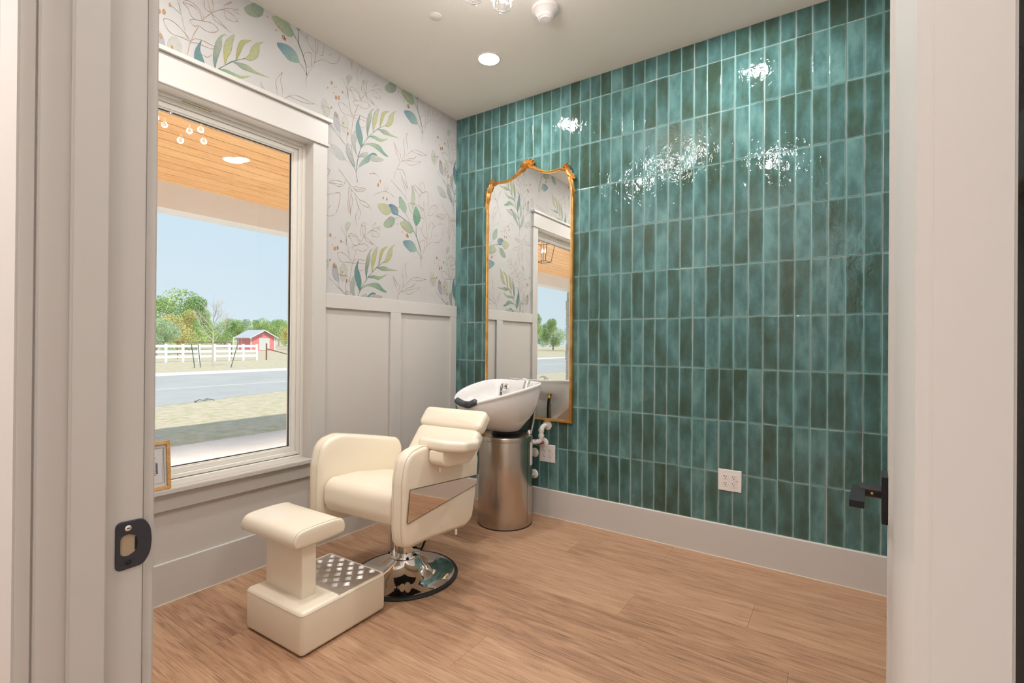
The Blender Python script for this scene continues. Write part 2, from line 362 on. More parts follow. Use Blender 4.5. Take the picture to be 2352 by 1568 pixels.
def cushion(name, poly, h0, h1, r, mat, parent, plane='yz', puff=0.0, mtx=None, seg=4):
    """rounded slab: outline poly, thickness from h0 to h1, edges rounded by r. plane yz: (x=h); xz: (y=h); xy: (z=h)"""
    lay = []
    for k in range(seg + 1):
        q = PI / 2 * k / seg; lay.append((r * (1 - math.sin(q)), h0 + r * (1 - math.cos(q))))
    lay = [(a, b) for a, b in lay]
    top = [(a, h1 - (b - h0)) for a, b in lay[::-1]]
    rings = []
    def P(q, h): return {'yz': (h, q[0], q[1]), 'xz': (q[0], h, q[1]), 'xy': (q[0], q[1], h)}[plane]
    cx_ = sum(q[0] for q in poly) / len(poly); cy_ = sum(q[1] for q in poly) / len(poly)
    def shrink(f, h): 
        base = inset(poly, r)
        return [P((cx_ + (q[0] - cx_) * f, cy_ + (q[1] - cy_) * f), h) for q in base]
    if puff:
        for f, z in ((0.25, 1.0), (0.5, 0.85), (0.75, 0.55)): rings.append(shrink(f, h0 - puff * z))
    for a, h in lay: rings.append([P(q, h) for q in inset(poly, a)])
    for a, h in top: rings.append([P(q, h) for q in inset(poly, a)])
    if puff:
        for f, z in ((0.75, 0.55), (0.5, 0.85), (0.25, 1.0)): rings.append(shrink(f, h1 + puff * z))
    bm = bmesh.new(); loft(bm, rings)
    if mtx: bmesh.ops.transform(bm, matrix=mtx, verts=bm.verts[:])
    bmesh.ops.recalc_face_normals(bm, faces=bm.faces[:])
    o = link(name, mesh_of(bm), mat, parent); auto_smooth(o, 50); return o
def empty(name, loc=(0, 0, 0), rz=0.0):
    o = bpy.data.objects.new(name, None); COL.objects.link(o); o.location = loc; o.rotation_euler = (0, 0, rz); o.empty_display_size = 0.1
    return o
def tag(o, label, cat, group=None, kind=None):
    o['label'] = label; o['category'] = cat
    if group: o['group'] = group
    if kind: o['kind'] = kind
    return o
def struct(o, label=None):
    o['kind'] = 'structure'
    if label: o['label'] = label
    return o
def extr(bm, poly, h0, h1, plane='xz'):
    def P(q, h): return {'yz': (h, q[0], q[1]), 'xz': (q[0], h, q[1]), 'xy': (q[0], q[1], h)}[plane]
    loft(bm, [[P(q, h0) for q in poly], [P(q, h1) for q in poly]])

# ================================================================== THE ROOM
RX, RY, H = 2.835, -2.777, 3.05        # room: x 0..RX, y RY..0
HY = -4.7                              # hall runs back to here
PR = 1.5283                            # wainscot top
# floor and its boards
floor = struct(bbox('floor', -0.18, 3.0, HY - 0.1, 0.15, -0.12, -0.003, DARK), 'vinyl plank floor in light brown wood grain')
bw, bl, top0 = 0.2335, 1.52, -0.0013
offs = [1.786, 1.28, 2.292, 1.79, 0.95, 2.45, 1.40, 0.55, 2.05, 1.10, 2.70, 1.62, 0.75, 2.20, 1.35, 0.45, 1.95, 2.6, 0.9, 1.5, 2.1]
cache = {}
def board_mesh(L, Wd):
    k = (round(L, 3), round(Wd, 3))
    if k not in cache:
        bm = bmesh.new(); vs = box(bm, -L / 2, L / 2, -Wd / 2, Wd / 2, -0.004, 0)
        tope = [e for e in bm.edges if all(v.co.z > -1e-6 for v in e.verts)]
        bmesh.ops.bevel(bm, geom=tope, offset=0.0006, segments=1, affect='EDGES')
        me = mesh_of(bm, 'floor_board'); me.materials.append(FLOORM); cache[k] = me
    return cache[k]
row = 0; y1 = 0.0; y0 = -0.0025
ys = [0.0, -0.0025 + 0.0] 
edges_y = [0.0, -0.236] + [-0.236 - bw * k for k in range(1, 20)]
for i in range(len(edges_y) - 1):
    ya, yb = edges_y[i], edges_y[i + 1]
    if yb < HY: break
    x = offs[i % len(offs)] 
    cuts = [x + bl * k for k in range(-4, 4)]
    cuts = [-0.02] + [c for c in cuts if 0.08 < c < 2.92] + [3.0]
    for a, b in zip(cuts[:-1], cuts[1:]):
        o = bpy.data.objects.new('floor_board', board_mesh(b - a - 0.0006, ya - yb - 0.0006)); COL.objects.link(o)
        o.location = ((a + b) / 2, (ya + yb) / 2, 0.0); o.parent = floor

struct(bbox('ceiling', -0.18, 3.0, HY - 0.1, 0.15, H, H + 0.06, CEILP), 'smooth pale greige ceiling')

# ---- left wall with the window opening
WY1, WY0, WZ0, WZ1 = -1.3135, -2.37, 0.535, 2.4205
def wall_with_hole(name, xa, xb, ya, yb, za, zb, hy0, hy1, hz0, hz1, mat):
    bm = bmesh.new()
    box(bm, xa, xb, ya, hy0, za, zb); box(bm, xa, xb, hy1, yb, za, zb)
    box(bm, xa, xb, hy0, hy1, za, hz0); box(bm, xa, xb, hy0, hy1, hz1, zb)
    return link(name, mesh_of(bm), mat)
wall_left = struct(wall_with_hole('wall_left', -0.17, 0.0, HY, 0.15, -0.1, H, WY0, WY1, WZ0, WZ1, WALLP), 'window wall, botanical wallpaper over painted board and batten')
def paper(name, par, verts):
    me = bpy.data.meshes.new(name)
    vs = []; fs = []
    for q in verts:
        k = len(vs); vs += q; fs.append((k, k + 1, k + 2, k + 3))
    me.from_pydata(vs, [], fs); me.update()
    return link(name, me, PAPER, par)
e = 0.0006
def wp_quad(y0, y1, z0, z1): return [(e, y0, z0), (e, y1, z0), (e, y1, z1), (e, y0, z1)]
wpm = paper('wallpaper', wall_left, [wp_quad(WY1 + .05, 0.01, 1.5, 3.05), wp_quad(RY, WY0 - .05, 1.5, 3.05), wp_quad(WY0 - .05, WY1 + .05, 2.5, 3.05)])

from mathutils.geometry import tessellate_polygon as tessellate
# ---- the printed pattern: thin ink shapes with a repeat of 0.957 x 0.943 m
LEAVES = [((60,135,110),(62,112,135),[(-957,2508),(-991,2572),(-1001,2619),(-996,2657),(-981,2692),(-968,2715),(-974,2666),(-958,2624),(-945,2578),(-947,2544)]),((60,110,105),(196,198,160),[(-903,2596),(-915,2651),(-911,2704),(-900,2749),(-875,2791),(-852,2805),(-873,2779),(-873,2734),(-890,2668),(-900,2627)]),((198,186,70),(188,196,158),[(-857,2642),(-865,2707),(-861,2753),(-845,2790),(-811,2826),(-821,2769),(-827,2728),(-846,2684)]),((170,165,70),(208,202,115),[(-803,2696),(-801,2738),(-792,2784),(-773,2818),(-721,2843),(-733,2830),(-760,2800),(-777,2755),(-791,2719)]),((190,190,110),(200,200,150),[(-757,2726),(-737,2759),(-723,2803),(-698,2840),(-654,2869),(-677,2840),(-680,2800),(-692,2764),(-722,2733)]),((110,150,120),(212,208,140),[(-820,2680),(-781,2694),(-742,2699),(-701,2687),(-624,2687),(-676,2678),(-731,2670),(-771,2666),(-796,2676)]),((70,155,120),(214,212,130),[(-890,2606),(-852,2625),(-809,2625),(-775,2628),(-726,2649),(-766,2618),(-804,2602),(-843,2606)]),((190,195,150),(50,145,110),[(-950,2517),(-930,2542),(-884,2565),(-828,2577),(-794,2570),(-765,2545),(-727,2522),(-764,2522),(-818,2539),(-866,2549),(-912,2543)]),((150,182,160),(48,125,125),[(-977,2373),(-956,2416),(-920,2457),(-884,2491),(-851,2510),(-822,2500),(-865,2490),(-883,2461),(-888,2438),(-929,2408)]),((150,170,160),(200,195,180),[(-978,2439),(-956,2471),(-920,2490),(-898,2492),(-924,2456),(-956,2448)]),((185,185,160),(195,192,170),[(-881,2458),(-865,2482),(-818,2494),(-764,2488),(-817,2458),(-864,2449)]),((140,160,155),(195,195,185),[(-980,2434),(-1018,2484),(-1036,2535),(-1026,2571),(-1002,2608),(-993,2568),(-1001,2518),(-994,2466)]),((150,172,170),(188,184,178),[(-1017,2365),(-1052,2404),(-1073,2440),(-1072,2487),(-1063,2500),(-1039,2466),(-1020,2425),(-1004,2380)]),((190,198,195),(210,210,200),[(-1077,2390),(-1114,2378),(-1151,2390),(-1171,2418),(-1188,2454),(-1144,2456),(-1106,2436),(-1088,2411)]),((185,180,190),(180,178,182),[(-1120,2551),(-1153,2567),(-1167,2600),(-1166,2638),(-1156,2670),(-1133,2648),(-1123,2610),(-1116,2566)]),((214,211,192),(216,212,196),[(-1095,2556),(-1112,2596),(-1113,2638),(-1088,2672),(-1063,2661),(-1054,2628),(-1066,2581)]),((212,210,190),(216,213,198),[(-1217,2608),(-1248,2630),(-1256,2678),(-1237,2719),(-1210,2696),(-1194,2658),(-1201,2628)]),((196,198,172),(214,214,198),[(-1063,2885),(-1078,2910),(-1062,2939),(-1032,2938),(-1048,2902)]),((186,194,140),(202,202,150),[(-694,2144),(-736,2113),(-778,2120),(-807,2145),(-819,2165),(-796,2180),(-749,2190),(-716,2185),(-701,2165)]),((110,165,170),(48,90,145),[(-639,2137),(-676,2134),(-695,2153),(-704,2174),(-719,2191),(-683,2202),(-646,2192),(-626,2168),(-629,2149)]),((130,165,140),(165,182,145),[(-663,2108),(-700,2112),(-730,2089),(-760,2055),(-759,2037),(-741,2026),(-699,2035),(-669,2060),(-660,2085)]),((140,175,135),(195,202,155),[(-482,2064),(-495,2037),(-528,2028),(-574,2046),(-603,2068),(-613,2086),(-581,2107),(-536,2114),(-506,2098)]),((150,190,165),(75,130,160),[(-446,1912),(-500,1894),(-533,1908),(-566,1931),(-582,1952),(-567,1967),(-514,1979),(-474,1967),(-453,1940)]),((160,190,160),(140,180,150),[(-561,2166),(-601,2184),(-621,2217),(-624,2264),(-609,2275),(-576,2252),(-550,2215),(-550,2186)]),((70,140,115),(115,180,130),[(-450,2097),(-476,2124),(-486,2161),(-473,2208),(-457,2241),(-429,2218),(-409,2183),(-411,2143)]),((208,212,192),(178,190,165),[(-477,2198),(-501,2236),(-508,2274),(-498,2335),(-502,2388),(-472,2342),(-463,2295),(-470,2243)]),((220,216,198),(222,217,202),[(-697,2370),(-740,2379),(-776,2410),(-793,2441),(-770,2448),(-728,2415)]),((220,216,200),(222,217,204),[(-666,2357),(-697,2377),(-728,2415),(-758,2470),(-710,2452),(-679,2405)]),((220,216,202),(223,217,205),[(-654,2340),(-715,2316),(-757,2314),(-786,2320),(-727,2340)]),((216,214,198),(221,216,202),[(-603,2308),(-635,2356),(-654,2408),(-649,2447),(-623,2431),(-607,2374)]),((205,212,198),(214,216,206),[(-522,2119),(-549,2147),(-556,2180),(-510,2156),(-496,2115)]),((208,216,206),(206,214,204),[(-423,2035),(-434,2073),(-400,2110),(-372,2141),(-379,2099),(-406,2058)]),((214,213,192),(216,214,196),[(-249,2524),(-290,2487),(-333,2490),(-370,2515),(-380,2542),(-320,2555),(-268,2544)])]
STEMS = [('S',[(-991,2373),(-982,2423),(-970,2474),(-957,2508),(-930,2553),(-894,2603),(-857,2644),(-815,2686),(-757,2728)]),('N',[(-982,2273),(-994,2321),(-994,2350),(-986,2422)]),('N',[(-994,2350),(-978,2373)]),('N',[(-999,2340),(-1020,2376),(-1058,2416)]),('P',[(-1189,2571),(-1140,2530),(-1103,2504),(-1074,2483)]),('P',[(-1120,2551),(-1116,2521),(-1086,2489)]),('P',[(-1107,2897),(-1078,2857),(-1060,2801),(-1051,2762),(-1038,2706),(-1020,2688)]),('P',[(-1104,2812),(-1077,2801),(-1058,2791)]),('P',[(-1063,2885),(-1065,2845),(-1064,2803)]),('P',[(-1085,2391),(-1038,2380)]),('C',[(-1038,2566),(-1028,2627),(-1018,2682),(-1003,2727),(-980,2782)]),('C',[(-1004,2380),(-1024,2431),(-1033,2500)]),('C',[(-967,2814),(-922,2877),(-870,2924),(-828,2952),(-796,2963),(-794,2974)]),('C',[(-967,2814),(-978,2846),(-1005,2860),(-1031,2860),(-1052,2852),(-1044,2865),(-1027,2876),(-996,2871),(-969,2850),(-960,2832)]),('C',[(-1052,2852),(-1031,2838),(-1017,2812),(-995,2802),(-951,2818),(-915,2825),(-892,2808),(-905,2790),(-937,2773),(-960,2774),(-980,2782),(-1002,2767),(-1021,2781),(-1013,2794),(-987,2806)]),('C',[(-922,2877),(-952,2879),(-959,2906),(-948,2947),(-930,2964),(-912,2963),(-921,2946),(-939,2944)]),('C',[(-944,2949),(-939,2907),(-922,2877)]),('C',[(-923,2947),(-916,2917),(-918,2883)]),('C',[(-922,2873),(-888,2858),(-860,2840),(-831,2825)]),('C',[(-920,2871),(-911,2849),(-878,2840),(-850,2833)]),('C',[(-865,2946),(-842,2975),(-826,2985),(-851,2956)]),('C',[(-865,2920),(-855,2891),(-827,2888),(-798,2900),(-813,2920),(-842,2927),(-865,2924)]),('C',[(-823,2950),(-799,2945),(-779,2944)]),('C',[(-1018,2682),(-1055,2685),(-1088,2679),(-1113,2690),(-1132,2725),(-1118,2739),(-1089,2739),(-1055,2721),(-1025,2697)]),('C',[(-1018,2682),(-1003,2704),(-968,2717),(-932,2715),(-900,2714),(-923,2696),(-959,2693),(-985,2692),(-1016,2679)]),('C',[(-1125,2605),(-1104,2596),(-1087,2595),(-1066,2599),(-1041,2583)]),('C',[(-1038,2566),(-1062,2551),(-1070,2523),(-1057,2499),(-1031,2497)]),('C',[(-1038,2566),(-1010,2558),(-979,2540)]),('C',[(-985,2644),(-958,2646),(-940,2645),(-922,2667)]),('C',[(-1248,2667),(-1225,2672),(-1194,2670)]),('C',[(-1248,2660),(-1233,2650),(-1225,2626)]),('S',[(-397,1860),(-404,1919),(-440,2002),(-482,2059)]),('S',[(-440,1997),(-451,2030),(-452,2097)]),('S',[(-555,2112),(-607,2132),(-639,2137),(-694,2144)]),('N',[(-607,2132),(-657,2107)]),('N',[(-397,1860),(-418,1892),(-446,1912)]),('P',[(-559,2167),(-536,2140),(-506,2098)]),('P',[(-551,2273),(-596,2309),(-654,2342),(-703,2370)]),('P',[(-567,2283),(-558,2319),(-578,2367),(-604,2427)]),('C',[(-399,1779),(-397,1850),(-348,1958),(-338,2021),(-343,2101),(-351,2150),(-400,2170),(-463,2161),(-476,2163)]),('C',[(-397,1910),(-369,1929),(-366,1975),(-367,2005),(-398,1995),(-419,1966),(-404,1914)]),('C',[(-348,1958),(-291,2004),(-231,2009),(-194,2031),(-171,2077),(-158,2159),(-180,2166),(-255,2131),(-285,2087),(-291,2034),(-313,2020)]),('C',[(-251,2047),(-225,2075)]),('C',[(-263,2127),(-286,2159),(-307,2144),(-325,2084),(-328,2023)]),('C',[(-330,2200),(-309,2261),(-265,2295),(-235,2289),(-257,2242),(-293,2208),(-330,2203)]),('C',[(-351,2170),(-373,2231),(-374,2296)]),('C',[(-373,2231),(-416,2256),(-426,2294),(-410,2338),(-346,2379),(-332,2353),(-327,2298),(-338,2265)]),('C',[(-410,2328),(-444,2344),(-486,2387),(-465,2393),(-417,2371),(-392,2357)]),('C',[(-392,2357),(-417,2381),(-414,2417),(-390,2438),(-372,2418),(-371,2373)]),('C',[(-537,2245),(-470,2256),(-422,2245),(-394,2211),(-390,2167)]),('C',[(-537,2237),(-510,2195),(-463,2161)]),('C',[(-441,2096),(-400,2082),(-386,2123),(-368,2146)]),('C',[(-400,2082),(-378,2039),(-338,2016)]),('C',[(-843,2214),(-831,2235),(-797,2257),(-756,2272),(-714,2274),(-671,2255)]),('C',[(-747,2275),(-757,2309)]),('C',[(-747,2275),(-727,2304),(-730,2321)]),('C',[(-627,2492),(-649,2457),(-667,2418),(-672,2384)]),('C',[(-642,2461),(-592,2469),(-566,2433),(-538,2349)]),('C',[(-617,2452),(-585,2408),(-545,2352)]),('C',[(-631,2490),(-595,2549),(-541,2602),(-486,2649),(-430,2659),(-371,2653),(-347,2654),(-400,2637),(-458,2633),(-503,2635)]),('C',[(-584,2564),(-574,2600),(-580,2646),(-586,2684),(-549,2751),(-559,2701),(-548,2665),(-547,2628)]),('C',[(-621,2521),(-627,2543),(-648,2572),(-675,2641),(-638,2595),(-611,2575),(-616,2542)]),('C',[(-595,2535),(-541,2566),(-486,2587),(-458,2611),(-486,2579)]),('C',[(-595,2533),(-541,2554),(-486,2567),(-411,2586),(-451,2557),(-513,2526),(-562,2535)]),('C',[(-1131,2320),(-1101,2296),(-1074,2272),(-1050,2248),(-1015,2231)]),('C',[(-1074,2269),(-1087,2232),(-1116,2210),(-1149,2209),(-1197,2217),(-1149,2241),(-1117,2243),(-1090,2245)]),('C',[(-1187,2218),(-1149,2220),(-1100,2228)]),('C',[(-1050,2248),(-1029,2213),(-1008,2196),(-983,2132),(-961,2097),(-957,2071),(-971,2036)]),('C',[(-983,2132),(-975,2105),(-992,2063),(-996,2031),(-985,1987)]),('C',[(-1008,2196),(-980,2174),(-955,2162),(-915,2160),(-889,2143),(-862,2112)]),('C',[(-969,2153),(-944,2136),(-889,2128)]),('C',[(-1015,2231),(-1002,2245),(-980,2240),(-945,2247),(-916,2246),(-952,2222),(-987,2213),(-1015,2228)]),('C',[(-1015,2228),(-980,2226),(-945,2237)]),('C',[(-1029,2213),(-1032,2181),(-1018,2141),(-1031,2095),(-1039,2042)]),('C',[(-1035,2180),(-1042,2135),(-1038,2068)]),('C',[(-1050,2242),(-1050,2219),(-1052,2161),(-1057,2117),(-1051,2076),(-1038,2062)]),('C',[(-876,2362),(-839,2372),(-804,2354)])]
DOTS = [(-1184,2835,10),(-1148,2825,3),(-1212,2792,4),(-1163,2817,3),(-1106,2811,7),(-1169,2778,4),(-1151,2756,11),(-1131,2765,11),(-1184,2681,7),(-1156,2648,11),(-1142,2645,9),(-1096,2616,7),(-1060,2568,8),(-1064,2559,6),(-690,2997,5),(-880,2360,3),(-794,2334,9),(-813,2303,10),(-767,2226,8),(-736,2224,9),(-644,2182,10),(-638,2072,5),(-543,2010,12),(-534,2002,9),(-590,2064,5),(-571,2053,7),(-588,2026,5),(-551,2043,4),(-620,2198,5)]

PY, PZ = 0.957, 0.943
INKC = {'S': srgb(75, 105, 110), 'P': srgb(190, 190, 170), 'C': srgb(196, 152, 112), 'N': srgb(120, 145, 150)}
def ink_mesh(name, ymin, ymax, zmin, zmax, hole, mir=1):
    V = []; F = []; CL = []
    def keep(pts):
        cy = sum(p[0] for p in pts) / len(pts); cz_ = sum(p[1] for p in pts) / len(pts)
        if not (ymin < cy < ymax and zmin < cz_ < zmax): return False
        if any(p[0] > ymax + .02 or p[1] > zmax + .02 for p in pts): return False
        if hole and any(hole[0] < p[0] < hole[1] and hole[2] < p[1] < hole[3] for p in pts): return False
        return True
    def tri(pts, cols, lift):
        if not keep(pts): return
        k = len(V)
        for p, c in zip(pts, cols): V.append((lift, p[0], p[1])); CL.append((c[0] * .64, c[1] * .655, c[2] * .70, 1))
        F.append(tuple(range(k, k + len(pts))))
    ny0, ny1 = int((ymin + 1.2) // PY) - 1, int((ymax + 1.2) // PY) + 2
    for j in range(-1, 2):
        for i in range(ny0, ny1):
            dy, dz = i * PY, j * PZ
            base = 0.0008
            for q, (ca, cb, pts) in enumerate(LEAVES):
                pp = [(a / 1000 + dy, b / 1000 + dz) for a, b in pts]
                ring = catmull(pp, 4)
                lift = base + 0.00003 * (len(LEAVES) - q)
                if max(abs(x - y) for x, y in zip(ca, cb)) < 30 and min(ca) > 175: lift -= 0.0005
                b0 = pp[0]; far = max(pp, key=lambda p: (p[0] - b0[0]) ** 2 + (p[1] - b0[1]) ** 2)
                ax = (far[0] - b0[0], far[1] - b0[1]); L2 = ax[0] ** 2 + ax[1] ** 2
                A, B = (srgb(*[v * .66 + w_ * .34 for v, w_ in zip(cc_, (205, 200, 186))]) for cc_ in (ca, cb))
                def colr(p, edge):
                    t = max(0, min(1, ((p[0] - b0[0]) * ax[0] + (p[1] - b0[1]) * ax[1]) / L2))
                    c = [A[k] * (1 - t) + B[k] * t for k in range(3)]
                    f_ = (1, .90, .76)[edge]; c = [c[0] * f_, c[1] * (f_ * .5 + .5), c[2] * (f_ * .6 + .4)]
                    return (*c, 1)
                ar = sum(ring[k][0] * ring[(k + 1) % len(ring)][1] - ring[(k + 1) % len(ring)][0] * ring[k][1] for k in range(len(ring)))
                for lay, dd in enumerate((0.0, 0.0016, 0.0036)):
                    rg = ring if lay == 0 else inset(ring, dd)
                    for t_ in tessellate([[Vector((p[0], p[1], 0)) for p in rg]]):
                        pts_ = [rg[k] for k in t_]
                        tri(pts_, [colr(p, 2 - lay) for p in pts_], lift + lay * .000008)
                tri2 = (b0, ((b0[0] + far[0]) / 2 + .0006, (b0[1] + far[1]) / 2), far)
            for kind, pts in STEMS:
                pp = catmull([(a / 1000 + dy, b / 1000 + dz) for a, b in pts], 5, False)
                w = {'S': 0.0012, 'P': 0.0009, 'C': 0.00072, 'N': 0.0010}[kind]; c = INKC[kind]
                n = len(pp); side = []
                for k, p in enumerate(pp):
                    a, b = pp[max(k - 1, 0)], pp[min(k + 1, n - 1)]
                    dx, dz2 = b[0] - a[0], b[1] - a[1]; l_ = math.hypot(dx, dz2) or 1
                    ww = w * (0.55 + 0.9 * abs(math.sin(k * 0.37 + pts[0][0])))
                    side.append(((p[0] - dz2 / l_ * ww, p[1] + dx / l_ * ww), (p[0] + dz2 / l_ * ww, p[1] - dx / l_ * ww)))
                for k in range(n - 1):
                    tri([side[k][0], side[k + 1][0], side[k + 1][1], side[k][1]], [c] * 4, base + 0.0012)
            for k, (y, z, r) in enumerate(DOTS):
                rr = r / 1000 * 1.25; c0 = (y / 1000 + dy, z / 1000 + dz); g = random.Random(k)
                ring = [(c0[0] + rr * 0.62 * math.cos(a) * g.uniform(.75, 1.1), c0[1] + rr * math.sin(a) * g.uniform(.75, 1.1)) for a in [2 * PI * m_ / 9 for m_ in range(9)]]
                cc = [srgb(205, 150, 98), srgb(220, 170, 120), srgb(186, 130, 82)]
                for m_ in range(9): tri([ring[m_], ring[(m_ + 1) % 9], c0], [cc[0], cc[2], cc[1]], base + 0.0014)
    me = bpy.data.meshes.new(name); me.from_pydata(V, [], F)
    at = me.color_attributes.new('ink', 'FLOAT_COLOR', 'POINT')
    at.data.foreach_set('color', [x for c in CL for x in c]); me.update()
    # all faces look into the room
    bm = bmesh.new(); bm.from_mesh(me); bm.normal_update()
    fl = [f for f in bm.faces if f.normal.x < 0]; bmesh.ops.reverse_faces(bm, faces=fl); bm.to_mesh(me); bm.free()
    return me
inkL = link('printed_foliage', ink_mesh('printed_foliage', RY, 0.0, PR - .01, H, (WY0 - .05, WY1 + .05, 0.3, 2.56)), INK, wall_left); inkL['kind'] = 'stuff'

# ---- back wall: grout bed and tiles
wall_back = struct(bbox('wall_back', 0.0, 3.0, -0.0014, 0.15, -0.1, H, GROUT), 'back wall clad in stacked vertical teal glazed tiles')
colx = [0.0005] + [0.0535 + 0.07608 * k for k in range(37)] + [RX]
rowz = [0.190] + [0.1905 + 0.3010 * k for k in range(1, 10)] + [H]
tcache = {}
def tile_mesh(w, h):
    k = (round(w, 4), round(h, 4))
    if k not in tcache:
        bm = bmesh.new(); box(bm, -w / 2, w / 2, 0, 0.0075, -h / 2, h / 2)
        fe = [ed for ed in bm.edges if all(v.co.y < 1e-6 for v in ed.verts)]
        bmesh.ops.bevel(bm, geom=fe, offset=0.0016, segments=2, profile=0.6, affect='EDGES')
        me = mesh_of(bm, 'tile'); me.materials.append(TILE)
        tcache[k] = me
    return tcache[k]
rest = []; ntile = 0
tr = random.Random(3)
for c in range(38):
    for r_ in range(10):
        x0, x1, z0, z1 = colx[c] + .0011, colx[c + 1] - .0011, rowz[r_] + .0011, rowz[r_ + 1] - .0011
        hid = (x0 > 0.31 and x1 < 1.11 and z0 > 0.66 and z1 < 2.46) or c == 0 or (r_ <= 1 and 1 <= c <= 9)
        if hid: rest.append((x0, x1, z0, z1)); continue
        o = bpy.data.objects.new('tile', tile_mesh(x1 - x0, z1 - z0)); COL.objects.link(o)
        o.location = ((x0 + x1) / 2, -0.0035 + tr.uniform(-.0007, .0007), (z0 + z1) / 2)
        o.rotation_euler = (R(tr.uniform(-.12, .12)), 0, R(tr.uniform(-.35, .35))); o.parent = wall_back; ntile += 1
bm = bmesh.new()
for x0, x1, z0, z1 in rest: box(bm, x0, x1, -0.0035, 0.004, z0, z1)
o = link('tiles_in_corner_and_behind_mirror', mesh_of(bm), TILE, wall_back); o['kind'] = 'stuff'; o.name = 'tile_field'
print('tiles', ntile, 'rest', len(rest))

# ---- right wall, front (door) wall, hall
wall_right = struct(bbox('wall_right', RX, RX + .15, HY, 0.15, -0.1, H, WALLP), 'right wall with wallpaper above painted wainscot')
DX0, DX1, DZ = 1.816, 2.775, 2.44
FY = -2.882
bm = bmesh.new(); box(bm, 0.0, DX0 - .02, FY, RY, -0.1, H); box(bm, DX1 + .02, RX, FY, RY, -0.1, H); box(bm, DX0 - .02, DX1 + .02, FY, RY, DZ + .02, H)
wall_front = struct(link('wall_front', mesh_of(bm), WALLP), 'wall with the doorway the room is seen through')
struct(bbox('wall_hall', -0.17, 3.0, HY - .12, HY, -0.1, H, WALLP), 'far hall wall behind the doorway')
me2 = ink_mesh('printed_foliage', -2.72, 0.0, PR, H, None)
wr_ = paper('wallpaper', wall_right, [[(RX - e, 0.0, 1.5), (RX - e, RY, 1.5), (RX - e, RY, H), (RX - e, 0.0, H)]])
ir = link('printed_foliage', me2, INK, wall_right); ir['kind'] = 'stuff'; ir.rotation_euler = (0, 0, PI); ir.location = (RX, -2.74, 0)
bm = bmesh.new()
for q in [[(0.0, FY - e, 1.5), (DX0 - .05, FY - e, 1.5), (DX0 - .05, FY - e, H), (0.0, FY - e, H)]]: bm.faces.new([bm.verts.new(v) for v in q][::-1])
link('wallpaper', mesh_of(bm), PAPER, wall_front)

# ---- baseboards and wainscot trims
def trim(name, boxes, bev=0.002, label=None):
    bm = bmesh.new()
    for b in boxes: box(bm, *b)
    bmesh.ops.bevel(bm, geom=bm.edges[:], offset=bev, segments=1, affect='EDGES')
    return struct(link(name, mesh_of(bm), TRIM), label)
trim('baseboard_left', [(0, 0.016, RY, -0.016, 0, 0.190)], label='tall painted baseboard under the window')
trim('baseboard_back', [(0, RX, -0.016, -0.001, 0, 0.1900)], label='tall painted baseboard below the teal tiles')
trim('baseboard_right', [(RX - .016, RX, RY, -0.016, 0, 0.190)], label='painted baseboard behind the open door')
trim('baseboard_front', [(0.016, DX0 - .1, RY, RY + .016, 0, 0.190)], label='painted baseboard beside the doorway')
CAULK = plain('cream_caulk', (0.80, 0.74, 0.64), 0.6)
for b_ in ((0.016, 0.0185, RY, -0.0185, 0, 0.003), (0.016, RX, -0.0185, -0.016, 0, 0.003), (0.0185, RX, -0.0052, -0.0034, 0.1895, 0.1925)):
    struct(link('trim_%d' % (20 + int(b_[4] * 10) + int(b_[1] > 1)), mesh_of((lambda m__: (box(m__, *b_), m__)[1])(bmesh.new())), CAULK), 'thin cream bead of caulk along the baseboard')
def wain(xs, sgn, name, ystarts, full):
    pass
T_ = 0.018
lab = 'painted batten of the wainscot'
trim('trim_1', [(0, T_, -1.2217, -0.0005, 1.4401, PR)], label='wainscot top rail beside the window')
trim('trim_2', [(0, T_, -0.7023, -0.6049, 0.19, 1.4401)], label='wainscot batten nearer the window')
trim('trim_3', [(0, T_, -0.0766, -0.0045, 0.19, 1.4401)], label='wainscot batten in the corner by the tiles')
trim('trim_4', [(RX - T_, RX, RY, -0.0005, 1.4401, PR)], label='wainscot top rail on the right wall')
trim('trim_5', [(RX - T_, RX, -y - .1, -y, 0.19, 1.4401) for y in (0.1, 0.68, 1.26, 1.84, 2.42)], label='wainscot battens on the right wall')
# narrow fillet of the panel beside the casing
# ---- window: casing, sill, apron
CAS = 0.0918
trim('trim_6', [(0, 0.02, WY1, -1.2217, WZ0, WZ1)], label='right window casing')
trim('trim_7', [(0, 0.02, WY0 - CAS, WY0, WZ0, WZ1)], label='left window casing')
bm = bmesh.new()
box(bm, 0, 0.026, WY0 - CAS, -1.2217, WZ1, 2.565)
box(bm, 0, 0.044, WY0 - CAS - .022, -1.2017, 2.565, 2.5874)
box(bm, 0.001, 0.032, WY0 - CAS - .008, -1.2137, WZ1 - .0012, 2.4335)
bmesh.ops.bevel(bm, geom=bm.edges[:], offset=0.0015, segments=1, affect='EDGES')
struct(link('trim_8', mesh_of(bm), TRIM), 'window head casing with projecting cap')
bm = bmesh.new(); box(bm, 0.0, 0.046, WY0 - CAS - .02, -1.2017, 0.5165, 0.5395); box(bm, -0.10, 0.001, WY0 + .001, WY1 - .001, 0.5165, 0.5395)
bmesh.ops.bevel(bm, geom=bm.edges[:], offset=0.003, segments=2, affect='EDGES')
struct(link('trim_9', mesh_of(bm), TRIM), 'projecting window sill board')
trim('trim_10', [(0, 0.02, WY0 - CAS, -1.2217, 0.434, 0.5165)], label='apron board under the window sill')
trim('trim_11', [(0, 0.018, -1.3075, -1.2217, 0.19, 0.434)], label='batten below the right end of the sill')
trim('trim_12', [(0, 0.018, WY0 - CAS, WY0, 0.19, 0.434)], label='batten below the left end of the sill')
